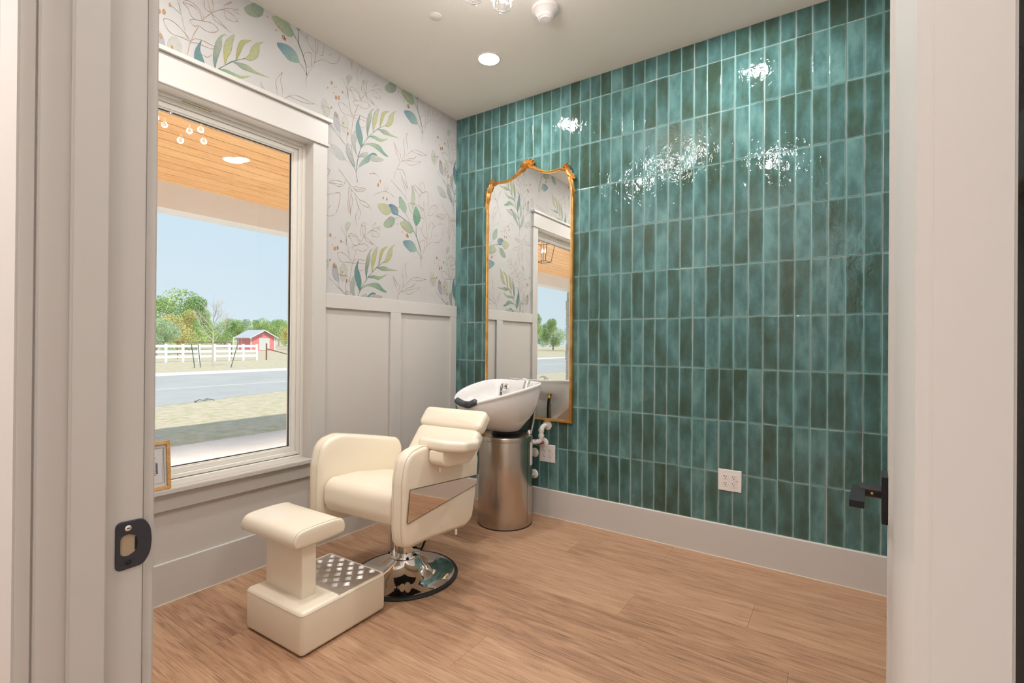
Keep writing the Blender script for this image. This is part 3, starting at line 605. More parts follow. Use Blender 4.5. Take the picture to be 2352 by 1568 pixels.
trim('trim_13', [(0, T_, RY, WY0 - CAS, 1.4401, PR)], label='wainscot top rail left of the window')

# ---- the window itself
win = struct(empty('window_1', (0, 0, 0)), 'large fixed white vinyl window looking onto the porch and lawn')
def ring_frame(name, x0, x1, ya, yb, za, zb, w, mat, par, bev=0.002):
    bm = bmesh.new()
    box(bm, x0, x1, ya, ya + w, za, zb); box(bm, x0, x1, yb - w, yb, za, zb)
    box(bm, x0, x1, ya + w, yb - w, za, za + w); box(bm, x0, x1, ya + w, yb - w, zb - w, zb)
    bmesh.ops.bevel(bm, geom=bm.edges[:], offset=bev, segments=1, affect='EDGES')
    return link(name, mesh_of(bm), mat, par)
# painted reveal
bm = bmesh.new(); box(bm, -.08, .0185, WY0 - .001, WY0 + .003, .539, WZ1 + .001); box(bm, -.08, .0185, WY1 - .003, WY1 + .001, .539, WZ1 + .001); box(bm, -.08, .0185, WY0 + .003, WY1 - .003, WZ1 - .003, WZ1 + .001)
link('reveal', mesh_of(bm), TRIM, win)
ring_frame('frame', -0.15, -0.062, WY0, WY1, WZ0, WZ1, 0.017, VINYL, win)
ring_frame('inner_frame', -0.14, -0.074, WY0 + .017, WY1 - .017, WZ0 + .021, WZ1 - .017, 0.019, VINYL, win)
ring_frame('sash', -0.135, -0.088, WY0 + .036, WY1 - .036, WZ0 + .040, WZ1 - .036, 0.026, VINYL, win)
ring_frame('glazing_bead', -0.130, -0.094, WY0 + .062, WY1 - .062, WZ0 + .066, WZ1 - .062, 0.006, VINYL, win, 0.001)
gy0, gy1, gz0, gz1 = WY0 + .066, WY1 - .066, WZ0 + .070, WZ1 - .066
ring_frame('spacer', -0.118, -0.104, gy0, gy1, gz0, gz1, 0.0045, DARK, win, 0.0005)
bm = bmesh.new(); bm.faces.new([bm.verts.new(v) for v in ((-0.103, gy0, gz0), (-0.103, gy1, gz0), (-0.103, gy1, gz1), (-0.103, gy0, gz1))])
link('glass_pane', mesh_of(bm), GLASS, win)
tagm = plain('olive_sticker', (0.36, 0.32, 0.04), 0.5)
bbox('sticker', -0.0605, -0.0600, -1.985, -1.845, 2.4045, 2.4085, tagm, win)
# sticker on the underside edge of the head frame
# ---- door frame
fr = struct(empty('trim_14', (0, 0, 0)), 'painted door frame around the doorway')
def jamb(x0, x1): return (x0, x1, FY - .004, RY + .004, 0, DZ)
def ob(name, boxes, bev=0.0015, mat=TRIM, par=fr):
    bm = bmesh.new()
    for b in boxes: box(bm, *b)
    bmesh.ops.bevel(bm, geom=bm.edges[:], offset=bev, segments=2, affect='EDGES')
    return link(name, mesh_of(bm), mat, par)
ob('jamb', [jamb(DX0 - .02, DX0)]); ob('jamb', [jamb(DX1, DX1 + .02)]); ob('head_jamb', [(DX0, DX1, FY - .004, RY + .004, DZ, DZ + .02)])
ob('door_stop', [(DX0, DX0 + .011, FY + .026, FY + .064, 0, DZ)]); ob('door_stop', [(DX1 - .011, DX1, FY + .026, FY + .064, 0, DZ)])
ob('door_stop', [(DX0, DX1, FY + .026, FY + .064, DZ - .011, DZ)])
cw = 0.092
for sy, ya, yb in ((0, FY - .022, FY - .0038), (1, RY + .0038, RY + .020)):
    ob('casing', [(DX0 - .006 - cw, DX0 - .006, ya, yb, 0, DZ + .006)], 0.0025)
    ob('casing', [(DX1 + .006, min(DX1 + .006 + cw, RX - .001), ya, yb, 0, DZ + .006)], 0.0025)
    ob('head_casing', [(DX0 - .006 - cw, min(DX1 + .006 + cw, RX - .001), ya, yb, DZ + .006, DZ + .006 + cw)], 0.0025)
# strike plate on the left jamb
spz, spy = 0.949, -2.789
plate = [(-0.0165, -0.0335), (0.016, -0.0325), (0.0245, -0.018), (0.026, 0.0), (0.0245, 0.018), (0.016, 0.0325), (-0.0165, 0.0335)]
hole = [(-0.011, -0.013), (-0.002, -0.0155), (0.0075, -0.011), (0.009, 0), (0.0075, 0.011), (-0.002, 0.0155), (-0.011, 0.013)]
def strike():
    t = empty('strike_plate', (DX0, spy, spz))
    tag(t, 'dark bronze strike plate screwed into the left door jamb', 'strike plate')
    out = round_poly(plate, [.007, .010, .03, .03, .03, .010, .007], 6)
    hol = round_poly(hole, .008, 5)
    N = len(out); 
    # bridge outline and hole by angle
    def at(poly, a):
        best = None
        n = len(poly); d = Vector((math.cos(a), math.sin(a)))
        for i in range(n):
            p, q = Vector(poly[i]), Vector(poly[(i + 1) % n]); s = q - p
            den = d.x * s.y - d.y * s.x
            if abs(den) < 1e-12: continue
            tt = (p.x * s.y - p.y * s.x) / den; uu = (p.x * d.y - p.y * d.x) / den
            if tt > 0 and -1e-6 <= uu <= 1 + 1e-6 and (best is None or tt > best): best = tt
        return d * best
    A = [2 * PI * k / 96 for k in range(96)]
    ro = [at(out, a) for a in A]; rh = [at(hol, a) for a in A]
    bm = bmesh.new()
    rings = [[(0.0, p.x, p.y) for p in ro], [(0.0016, p.x, p.y) for p in ro], [(0.0022, p.x * .96, p.y * .97) for p in ro], [(0.0022, p.x, p.y) for p in rh], [(-0.0, p.x, p.y) for p in rh]]
    loft(bm, rings, True, False, False); bmesh.ops.recalc_face_normals(bm, faces=bm.faces[:])
    link('plate', mesh_of(bm), plain('dark_bronze', (0.040, 0.040, 0.050), 0.42, metal=0.3), t)
    bm = bmesh.new(); bm.faces.new([bm.verts.new((0.0004, p.x, p.y)) for p in rh]); 
    link('latch_pocket', mesh_of(bm), plain('raw_pocket_wood', (0.42, 0.33, 0.22), 0.8), t)
    bbox('latch_shadow_gap', -0.0, 0.0008, 0.006, 0.0088, -0.009, 0.009, DARK, t).name = 'pocket_edge'
    for zz in (-0.0235, 0.0235):
        s = lathe_o('screw', [(0.0, 0.0034), (0.0028, 0.0032), (0.0040, 0.0022)], CHROME if zz > 0 else BLACK, t, seg=20)
        s.rotation_euler = (0, PI / 2, 0); s.location = (0, -0.002, zz)
        bbox('screw_slot', 0.0031, 0.0036, -0.0042, 0.0002, zz - .0005, zz + .0005, DARK, t)
strike()

# ---- the open door leaf against the right wall
door = struct(empty('door_1', (2.6762, -2.696, 0.0), -math.atan2(2.7136 - 2.6752, 0.86) ), 'white painted panel door standing open at the right')
# leaf local: x 0..0.034 thickness, y 0..0.86 width
bm = bmesh.new()
box(bm, 0, .035, 0, .86, .012, 2.43)
bmesh.ops.bevel(bm, geom=bm.edges[:], offset=0.0015, segments=2, affect='EDGES')
link('leaf', mesh_of(bm), TRIM, door)
bm = bmesh.new()
for a, b, c, d in ((0.0015, .115, .012, 2.43), (.745, .8585, .012, 2.43)): box(bm, -0.006, 0.0005, a, b, c, d)
for c, d in ((.012, .22), (2.31, 2.43)): box(bm, -0.006, 0.0005, .115, .745, c, d)
link('stile_and_rail', mesh_of(bm), TRIM, door)
lv = empty('door_handle'); lv.parent = door
def hb(name, *a, bev=0.0015): return bbox(name, *a, BLACK, lv, bev)
yy, zz = .792, .951
hb('rose', -0.016, -0.006, yy - .032, yy + .032, zz - .043, zz + .043)
bmn = bmesh.new(); lathe(bmn, [(0.0125, 0), (0.0125, 0.034)], 24, cap0=True, cap1=True)
nk = link('neck', mesh_of(bmn), BLACK, lv); auto_smooth(nk); nk.rotation_euler = (0, -PI / 2, 0); nk.location = (-0.015, yy, zz + .008)
hb('lever', -0.062, -0.040, yy - .108, yy + .013, zz + .000, zz + .0125)
bmn = bmesh.new(); lathe(bmn, [(0.0022, 0), (0.0022, 0.0006)], 12, cap0=True, cap1=True)
nk = link('set_screw', mesh_of(bmn), BRASS, lv); nk.rotation_euler = (PI / 2, 0, 0); nk.location = (-0.030, yy - .0122, zz + .006)

# ================================================================== CEILING FITTINGS
def downlight(loc, label, r=.066):
    t = empty('recessed_downlight', loc); tag(t, label, 'ceiling light', 'recessed downlights in the ceiling')
    lathe_o('trim_ring', [(r, -0.0035), (r + .005, -0.004), (r + .012, -0.0008), (r + .0125, 0.0)], plain('ring_white', (0.75, 0.70, 0.64), 0.5), t)
    lathe_o('lens', [(0.0001, -0.0042), (r, -0.0040)], CAN_E, t)
    return t
downlight((0.745, -0.557, H), 'round glowing recessed downlight in the ceiling near the corner')
for x, y, l in ((2.15, -0.53, 'recessed downlight in the ceiling near the right end of the tiles'), (0.72, -2.30, 'recessed downlight in the ceiling by the doorway, window side'), (2.06, -2.30, 'recessed downlight in the ceiling just inside the doorway')):
    downlight((x, y, H), l)
t = empty('smoke_detector', (1.284, -0.764, H)); tag(t, 'white round smoke detector on the ceiling', 'smoke detector')
lathe_o('base', [(0.0745, 0), (0.0745, -0.010), (0.072, -0.016), (0.058, -0.021), (0.045, -0.036), (0.043, -0.038)], WHITE, t)
lathe_o('sensor_head', [(0.043, -0.037), (0.041, -0.052), (0.036, -0.056), (0.033, -0.0545), (0.030, -0.062), (0.004, -0.064), (0.003, -0.0625), (0.0001, -0.0625)], WHITE, t)
t = lathe_o('cover_disc', [(0.0330, 0), (0.0330, -0.0035), (0.0305, -0.0055), (0.0001, -0.0060)], CEILP); t.location = (0.744, -1.0488, H)
tag(t, 'small flat round cover disc on the ceiling', 'cover plate')

# chandelier with ribbed glass globes, centre of the room
ch = empty('chandelier', (1.416, -1.36, H)); tag(ch, 'chandelier of clear ribbed glass globes at the top edge of the picture', 'chandelier')
lathe_o('canopy', [(0.065, 0), (0.065, -0.02), (0.055, -0.028), (0.0001, -0.030)], GOLD, ch)
lathe_o('stem', [(0.008, -0.028), (0.008, -0.08), (0.03, -0.085), (0.03, -0.11), (0.0001, -0.115)], GOLD, ch)
gg = bpy.data.materials.new('ribbed_glass'); gg.use_nodes = True
_n = gg.node_tree.nodes; _l = gg.node_tree.links; _n.clear()
_o = _n.new('ShaderNodeOutputMaterial'); _m = _n.new('ShaderNodeMixShader'); _t = _n.new('ShaderNodeBsdfTransparent'); _g = _n.new('ShaderNodeBsdfGlossy'); _f = _n.new('ShaderNodeLayerWeight')
_f.inputs['Blend'].default_value = 0.45; _t.inputs[0].default_value = (.95, .95, .96, 1); _g.inputs['Roughness'].default_value = 0.12
_l.new(_f.outputs['Facing'], _m.inputs[0]); _l.new(_t.outputs[0], _m.inputs[1]); _l.new(_g.outputs[0], _m.inputs[2]); _l.new(_m.outputs[0], _o.inputs[0])
GR_ = 0.052
gspots = [(-0.190, 0.050, -0.212), (-0.010, -0.015, -0.275), (-0.080, 0.120, -0.25), (0.12, 0.10, -0.13), (0.16, -0.06, -0.13), (0.02, -0.17, -0.15), (-0.14, -0.13, -0.12)]
for gx, gy, gz in gspots:
    tube_o('arm', [(0, 0, -0.10), (gx * .5, gy * .5, -0.07), (gx, gy, gz + .075)], 0.004, GOLD, ch, 8)
    bm = bmesh.new(); seg = 40
    rings = []
    for k in range(1, 14):
        q = PI * k / 14; rr = GR_ * math.sin(q)
        rings.append([(gx + rr * (1 + .035 * math.cos(20 * 2 * PI * i / seg)) * math.cos(2 * PI * i / seg), gy + rr * (1 + .035 * math.cos(20 * 2 * PI * i / seg)) * math.sin(2 * PI * i / seg), gz + GR_ * math.cos(q)) for i in range(seg)])
    loft(bm, rings, True, False, True); bmesh.ops.recalc_face_normals(bm, faces=bm.faces[:])
    o = link('glass_globe', mesh_of(bm), gg, ch)
    b_ = lathe_o('bulb', [(0.0001, gz - .014), (0.012, gz - .008), (0.014, gz + .004), (0.008, gz + .02), (0.006, gz + .045), (0.006, gz + .055)], BULB_E, ch, axis=(gx, gy), seg=16)
def area(name, loc, size, power, col=(1, .97, .94), rot=(0, 0, 0), spread=180):
    d = bpy.data.lights.new(name, 'AREA'); d.shape = 'DISK'; d.size = size; d.energy = power; d.color = col
    o = bpy.data.objects.new(name, d); COL.objects.link(o); o.location = loc; o.rotation_euler = rot; d.spread = R(spread); return o
POWC, POWP, POWH = 15, 30, 54
for x, y in ((.745, -.557), (2.15, -.53), (.72, -2.30), (2.06, -2.30)): area('downlight_lamp', (x, y, H - .006), .13, POWC)
for gx, gy, gz in gspots:
    pl_ = bpy.data.lights.new('bulb_lamp', 'POINT'); pl_.energy = POWP / 7; pl_.shadow_soft_size = 0.022; pl_.color = (1, .965, .93)
    po = bpy.data.objects.new('bulb_lamp', pl_); COL.objects.link(po); po.location = (1.416 + gx, -1.36 + gy, H + gz)
# unseen hall lamps added to brighten the jambs and door gap
for hx, hy, hs, hp in ((0.9, -3.8, .75, 1.0), (2.53, -4.12, .42, .36)):
    area('hall_fill', (hx, hy, H - .01), hs, POWH * hp, (1, .955, .945))

# ================================================================== MIRROR
mi = empty('arched_mirror', (0.708, 0, 0.680)); tag(mi, 'tall gilt framed mirror with carved crest hung on the teal tiles', 'mirror')
half = [(0, 1.832), (.040, 1.825), (.085, 1.798), (.145, 1.769), (.215, 1.760), (.285, 1.764)]
side = [(.322, 1.738), (.340, 1.68), (.354, 1.61), (.354, 1.2), (.354, 0.6), (.354, .022)]
gl = [(x, z) for x, z in half] + side
glp = [(-x, z) for x, z in gl[::-1]][:-1] + gl      # from bottom left over the crest to bottom right
def smooth_top(pts):
    return pts[:5] + catmull(pts[5:-5], 5, False) + pts[-5:]
path = smooth_top(glp)
outl = path
# glass
bm = bmesh.new(); loft(bm, [[(x, -0.024, z) for x, z in inset(outl, -0.004)], [(x, -0.012, z) for x, z in inset(outl, -0.004)]])
bmesh.ops.recalc_face_normals(bm, faces=bm.faces[:]); 
o = link('mirror_glass', mesh_of(bm), MIRR, mi)
# moulded frame swept round the outline
prof = [(0.0, -0.022), (0.0015, -0.029), (0.006, -0.0285), (0.009, -0.033), (0.014, -0.036), (0.019, -0.033), (0.022, -0.027), (0.023, -0.010), (0.021, -0.004), (0.0, -0.004)]
rings = []
for d, y in prof:
    q = inset(outl, -d if sum(outl[i][0] * outl[(i + 1) % len(outl)][1] - outl[(i + 1) % len(outl)][0] * outl[i][1] for i in range(len(outl))) else -d)
    # mitre the two bottom corners
    q = list(q); q[0] = (outl[0][0] - d, outl[0][1] - d); q[-1] = (outl[-1][0] + d, outl[-1][1] - d)
    rings.append([(x, y, z) for x, z in q])
bm = bmesh.new(); vr = [[bm.verts.new(p) for p in r] for r in rings]
for a in range(len(vr)):
    b = (a + 1) % len(vr)
    for i in range(len(vr[0])):
        j = (i + 1) % len(vr[0]); bm.faces.new((vr[a][i], vr[a][j], vr[b][j], vr[b][i]))
bmesh.ops.recalc_face_normals(bm, faces=bm.faces[:])
auto_smooth(link('frame', mesh_of(bm), GOLD, mi), 50)
def leafblade(bm, p0, p1, w, lift, curl=0.01, seg=6):
    """carved acanthus leaf from p0 to p1 (x,z), standing proud of the frame"""
    a = Vector(p0); b = Vector(p1); d = (b - a); L = d.length; d.normalize(); nrm = Vector((-d.y, d.x))
    rings = []
    for k in range(seg + 1):
        t = k / seg; ww = w * math.sin(PI * (0.12 + 0.80 * t)) ** 0.8 * (1 - .25 * (k % 2)); c = a + d * L * t + nrm * curl * math.sin(PI * t)
        y = -0.030 - lift * math.sin(PI * min(1, t * .9 + .1))
        rings.append([(c.x + nrm.x * ww, y + .010, c.y + nrm.y * ww), (c.x + nrm.x * ww * .45, y - .003, c.y + nrm.y * ww * .45), (c.x, y + 0.002, c.y), (c.x - nrm.x * ww * .45, y - .003, c.y - nrm.y * ww * .45), (c.x - nrm.x * ww, y + .010, c.y - nrm.y * ww), (c.x, y + .018, c.y)])
    loft(bm, rings)
def blossom(bm, c, r, n=5, y=-0.042):
    for k in range(n):
        a = 2 * PI * k / n + .4
        leafblade(bm, c, (c[0] + r * math.cos(a), c[1] + r * math.sin(a)), r * .42, 0.012, 0.0, 4)
    bmesh.ops.create_icosphere(bm, subdivisions=2, radius=r * .3, matrix=Matrix.Translation((c[0], y - .006, c[1])))
bm = bmesh.new()
for s in (-1, 1):
    leafblade(bm, (s * .008, 1.852), (s * .075, 1.822), .014, .014, -s * .006)
    leafblade(bm, (s * .050, 1.842), (s * .110, 1.797), .013, .012, -s * .006)
    leafblade(bm, (s * .010, 1.858), (s * .052, 1.886), .012, .014, s * .004)
    leafblade(bm, (s * .006, 1.860), (s * .024, 1.899), .011, .014, s * .003)
    leafblade(bm, (s * .020, 1.850), (s * .064, 1.862), .012, .016, s * .004)
    leafblade(bm, (s * .085, 1.816), (s * .128, 1.789), .010, .009, -s * .004)
leafblade(bm, (0, 1.84), (0, 1.895), .012, .018, 0)
blossom(bm, (0, 1.862), .030, 6, -.048)
bmesh.ops.recalc_face_normals(bm, faces=bm.faces[:]); auto_smooth(link('carved_crest', mesh_of(bm), GOLD, mi), 55)
for s in (-1, 1):
    bm = bmesh.new()
    leafblade(bm, (s * .318, 1.790), (s * .386, 1.690), .026, .014, -s * .010, 8)
    leafblade(bm, (s * .352, 1.735), (s * .380, 1.600), .019, .012, -s * .006, 8)
    leafblade(bm, (s * .366, 1.650), (s * .372, 1.560), .013, .008, 0, 6)
    leafblade(bm, (s * .300, 1.778), (s * .328, 1.812), .012, .012, 0, 5)
    leafblade(bm, (s * .332, 1.760), (s * .312, 1.806), .009, .014, 0, 5)
    leafblade(bm, (s * .334, 1.758), (s * .268, 1.774), .009, .008, 0, 5)
    leafblade(bm, (s * .330, 1.772), (s * .346, 1.792), .008, .014, 0, 4)
    bmesh.ops.recalc_face_normals(bm, faces=bm.faces[:]); auto_smooth(link('corner_leaf_carving', mesh_of(bm), GOLD, mi), 55)

# ================================================================== OUTLETS AND PIPES ON THE TILE WALL
def outlet(x0, z0, w, h, label):
    t = empty('outlet_plate', (x0 + w / 2, -0.0035, z0 + h / 2)); tag(t, label, 'outlet', 'double outlets on the teal tiles')
    bm = bmesh.new(); box(bm, -w / 2, w / 2, -0.0065, 0, -h / 2, h / 2)
    fe = [ed for ed in bm.edges if all(v.co.y < -0.006 for v in ed.verts)]
    bmesh.ops.bevel(bm, geom=fe, offset=0.004, segments=3, profile=.6, affect='EDGES')
    link('plate', mesh_of(bm), WHITE, t)
    for k, cx_ in enumerate((-.023, .023)):
        for dz in (-.0195, .0195):
            if k == 0:
                rp = [(cx_ + .0172 * math.cos(a), dz + .0145 * max(-.93, min(.93, 1.12 * math.sin(a)))) for a in [2 * PI * q / 28 for q in range(28)]]
            else: rp = round_poly([(cx_ - .0165, dz - .0165), (cx_ + .0165, dz - .0165), (cx_ + .0165, dz + .0165), (cx_ - .0165, dz + .0165)], .003, 3)
            bm = bmesh.new(); extr(bm, rp, -0.0082, -0.006); bmesh.ops.recalc_face_normals(bm, faces=bm.faces[:])
            s = link('socket', mesh_of(bm), WHITE, t)
            bm = bmesh.new()
            box(bm, cx_ - .0072, cx_ - .0048, -.0086, -.008, dz + .0005, dz + .0085)
            box(bm, cx_ - .0105, cx_ - .0072, -.0086, -.008, dz + .0038, dz + .0058)
            box(bm, cx_ + .0050, cx_ + .0070, -.0086, -.008, dz + .001, dz + .008)
            extr(bm, [(cx_ + .0026 * math.cos(a), dz - .0065 + .0028 * math.sin(a)) for a in [2 * PI * q / 12 for q in range(12)]], -.0086, -.008)
            bmesh.ops.recalc_face_normals(bm, faces=bm.faces[:]); link('slots', mesh_of(bm), DARK, s)
    bbox('test_button', .0405, .0425, -.0086, -.006, -.0035, .0035, BLACK, t)
    for sx in (-.023, .023):
        for sz in (-.0485, .0485):
            lathe_o('screw', [(0.0001, 0.0012), (.0026, .0006), (.0030, 0)], WHITE, t, seg=14, mtx=Matrix.Translation((sx, -.0064, sz)) @ Matrix.Rotation(PI / 2, 4, 'X'))
outlet(0.819, 0.3835, 0.1255, 0.1245, 'white double outlet plate beside the barrel, left of two on the tiles')
outlet(2.0312, 0.3885, 0.1255, 0.1225, 'white double outlet plate low on the open stretch of tiles')
def xz_disc(name, x, z, r, par, y=-0.0035, th=.012, mat=PVC):
    return lathe_o(name, [(0.0001, th), (r * .7, th), (r * .92, th * .55), (r, 0)], mat, par, mtx=Matrix.Translation((x, y, z)) @ Matrix.Rotation(PI / 2, 4, 'X'), seg=32)
dp = empty('drain_pipe', (0.878, 0, 0.6)); tag(dp, 'white plastic drain pipe elbowing out of the tiles beside the barrel', 'pipe')
def to_l(pts, o): return [(x - o[0], y - o[1], z - o[2]) for x, y, z in pts]
o_ = (0.878, 0, 0.6)
xz_disc('wall_flange', 0.0, 0.047, .037, dp, th=.012)
tube_o('pipe', to_l([(.878, -.006, .647), (.878, -.055, .647), (.878, -.070, .644), (.877, -.080, .634), (.876, -.083, .620), (.876, -.084, .580), (.875, -.085, .560), (.868, -.088, .546), (.856, -.092, .540), (.836, -.102, .538), (.822, -.112, .538)], o_), .0165, PVC, dp, 16)
for z_ in (.622, .583):
    lathe_o('pipe_collar', [(.0165, -.009), (.0205, -.009), (.0205, .009), (.0165, .009)], PVC, dp, axis=(-.002, -.0838), seg=20, mtx=Matrix.Translation((0, 0, z_ - .6)))
tube_o('primer_mark', to_l([(.846, -.0955, .5395), (.832, -.103, .539)], o_), .0169, plain('magenta_primer', (.55, .20, .36), .5), dp, 16)
for x, z, l in ((.853, .520, 'white round pipe flange on the tiles just under the drain elbow'), (.775, .438, 'white round flange half hidden behind the barrel, middle one'), (.773, .282, 'white round flange half hidden behind the barrel, lowest one')):
    f_ = empty('pipe_flange', (x, 0, z)); tag(f_, l, 'pipe flange', 'pipe flanges behind the barrel')
    xz_disc('flange', 0, 0, .034, f_)
    tube_o('pipe_stub', [(0, -.012, 0), (0, -.05, 0)], .008, plain('red_valve', (.5, .06, .04), .4) if z > .5 else CHROME, f_)

# ================================================================== SHAMPOO UNIT: BARREL AND BASIN
BX, BY = 0.700, -0.270
ba = empty('shampoo_basin_stand', (BX, BY, 0)); tag(ba, 'white porcelain shampoo basin on a brushed steel barrel pedestal', 'shampoo basin')
lathe_o('barrel', [(.186, .004), (.1855, .30), (.1850, .597), (.183, .602), (.150, .604), (.0001, .604)], STEEL, ba, seg=96)
lathe_o('foot_ring', [(.182, 0), (.1885, 0), (.1885, .006), (.184, .009)], RUBBER, ba, seg=96)
lathe_o('top_band', [(.1858, .575), (.1872, .576), (.1872, .600), (.1845, .6045)], STEEL, ba, seg=96)
bbox('door_seam', .183, .1863, -.002, 0, .03, .57, DARK, ba).rotation_euler = (0, 0, R(-2))
cp = bbox('cover_plate', .184, .189, -.012, .022, .405, .560, WHITE, ba, .002); cp.rotation_euler = (0, 0, R(14))
lathe_o('rubber_gasket', [(.104, .604), (.108, .609), (.100, .613), (.103, .619), (.095, .624), (.088, .634)], RUBBER, ba, axis=(.005, .01), seg=48)
# basin: rim curve, outer shell, inner shell. local x across, y back, rotated -10 deg
rot = Matrix.Rotation(R(-9), 4, 'Z')
NS = 72
def rimpt(a):
    # a=0 at neck (front, -y), going round; superellipse-ish plan
    s, c = math.sin(a), -math.cos(a)        # x = s, y = c (neck c=-1)
    hw = 0.262 - 0.052 * max(0, -c) ** 1.5 - 0.022 * max(0, c) ** 2
    x = hw * math.copysign(abs(s) ** 0.80, s) * (0.955 if s > 0 else 1)
    y = -0.400 * abs(c) ** 0.85 if c < 0 else 0.188 * abs(c) ** 0.75
    y += 0.0
    z = 0.852 + 0.105 * ((y + 0.40) / 0.588) ** 0.85 + 0.016 * math.sin(a) ** 2
    nd = math.exp(-(x / 0.085) ** 2) * max(0, -c) ** 6
    z -= 0.022 * nd; y += 0.040 * nd                              # neck cut-out
    return Vector((x, y, z))
rim = [rimpt(2 * PI * k / NS) for k in range(NS)]
base = [Vector((.078 * math.sin(2 * PI * k / NS), .016 - .074 * math.cos(2 * PI * k / NS), .622)) for k in range(NS)]
bowlc = Vector((0, -.06, .745))
def between(t, k):
    """outer shell from rim (t=0) to the base (t=1)"""
    a, b = rim[k], base[k]
    h = t ** 0.80; r_ = .18 * t + .82 * t ** 2.8
    p = a.lerp(b, 0)
    x = a.x * (1 - r_) + b.x * r_; y = a.y * (1 - r_) + b.y * r_; z = a.z * (1 - h) + b.z * h
    zz = a.z + (b.z - a.z) * t
    if a.y > 0:      # moulded recess for the hoses in the back of the bowl
        q_ = max(0, min(1, (t - .22) / .10)); y -= .050 * math.exp(-((x - .085) / .095) ** 4) * q_ * q_ * (3 - 2 * q_) * (1 - t ** 3)
    return Vector((x, y, zz * .55 + z * .45))
rings = []
for t in (1, .93, .85, .75, .65, .55, .45, .35, .25, .16, .09, .04): rings.append([between(t, k) for k in range(NS)])
def off(k, d):    # outward in plan
    a = rim[k]; n_ = Vector((a.x, a.y + .06, 0)).normalized(); return n_ * d
rings.append([rim[k] + off(k, .004) + Vector((0, 0, -.010)) for k in range(NS)])
rings.append([rim[k] + off(k, .006) for k in range(NS)])
rings.append([rim[k] + off(k, .001) + Vector((0, 0, .007)) for k in range(NS)])
rings.append([rim[k] + off(k, -.010) + Vector((0, 0, .007)) for k in range(NS)])
rings.append([rim[k] + off(k, -.018) + Vector((0, 0, -.001)) for k in range(NS)])
for t in (.12, .25, .4, .55, .7, .83, .93, .985):
    rr = []
    for k in range(NS):
        a = rim[k] + off(k, -.022); b = Vector((0, .02, .715)); rad = 1 - t ** 2.1
        p = Vector((b.x + (a.x - b.x) * rad, b.y + (a.y - b.y) * rad, a.z + (b.z - a.z) * (t ** .72)))
        rr.append(p)
    rings.append(rr)
bm = bmesh.new(); loft(bm, [[tuple(rot @ p) for p in r] for r in rings]); bmesh.ops.recalc_face_normals(bm, faces=bm.faces[:])
o = link('bowl', mesh_of(bm), PORC, ba); auto_smooth(o, 70)
def bl(p): return tuple(rot @ Vector(p))
# neck cushion
pts = []
for k in range(-9, 10):
    q = rimpt(.03 + k * 2 * PI / 150); pts.append(bl(q + Vector((0, .000, .006))))
tube_o('neck_rest', pts, [.013] + [.021] * 17 + [.013], NECK, ba, 12)
pts2 = [pts[i] for i in (8, 9, 10, 11)]
tube_o('neck_rest_strap', pts2, .0225, plain('dark_strap', (.03, .033, .04), .3), ba, 12)
# faucet plate, hose, tap
fp = Vector((-.125, .035, .885))
lathe_o('hose_plate', [(0.0001, .008), (.020, .008), (.026, .004), (.028, 0)], CHROME, ba, seg=32, mtx=rot @ Matrix.Translation((-.128, .118, .912)) @ Matrix.Rotation(R(66), 4, 'X') @ Matrix.Scale(1.7, 4, (1, 0, 0)))
tube_o('spray_hose', [bl(v) for v in ((-.113, .110, .922), (-.111, .082, .934), (-.109, .067, .920), (-.108, .060, .880), (-.106, .052, .815), (-.10, .04, .785))], .0085, plain('dark_chrome_hose', (.22, .21, .20), .15, metal=1), ba, 12)
lathe_o('hose_collar', [(.0085, -.006), (.016, -.004), (.016, .004), (.0085, .006)], CHROME, ba, seg=20, mtx=rot @ Matrix.Translation((-.108, .061, .888)))
tube_o('spray_head', [bl(v) for v in ((-.125, .108, .918), (-.113, .094, .930), (-.111, .074, .933))], [.010, .013, .010], CHROME, ba, 12)
bmx = rot @ Matrix.Translation((.085, .120, .925)) @ Matrix.Rotation(R(-14), 4, 'X')
lathe_o('tap_body', [(.029, -.030), (.027, .0), (.025, .028), (.023, .040), (.017, .047), (.0001, .048)], CHROME, ba, seg=28, mtx=bmx)
tube_o('tap_lever', [bl(v) for v in ((.088, .130, .966), (.066, .118, .978), (.040, .104, .980), (.018, .094, .970))], [.011, .010, .009, .006], CHROME, ba, 12)
# hoses at the back of the bowl
for k, (dx, mt, nm) in enumerate(((.0, RUBBER, 'black_hose'), (.022, plain('braided_hose', (.5, .5, .5), .25, metal=1), 'braided_hose'))):
    tube_o(nm, [bl(v) for v in ((.118 + dx, .150, .860), (.112 + dx, .158, .80), (.105 + dx, .150, .70), (.105 + dx, .120, .604))], .009, mt, ba, 12)
lathe_o('brass_union', [(.009, -.018), (.013, -.016), (.013, -.004), (.010, 0), (.012, .010), (.009, .02)], BRASS, ba, seg=12, mtx=rot @ Matrix.Translation((.116, .155, .845)))
lathe_o('hose_ferrule', [(.0001, .030), (.014, .028), (.016, .010), (.022, .004), (.022, 0)], CHROME, ba, seg=20, mtx=rot @ Matrix.Translation((.110, .120, .604)))

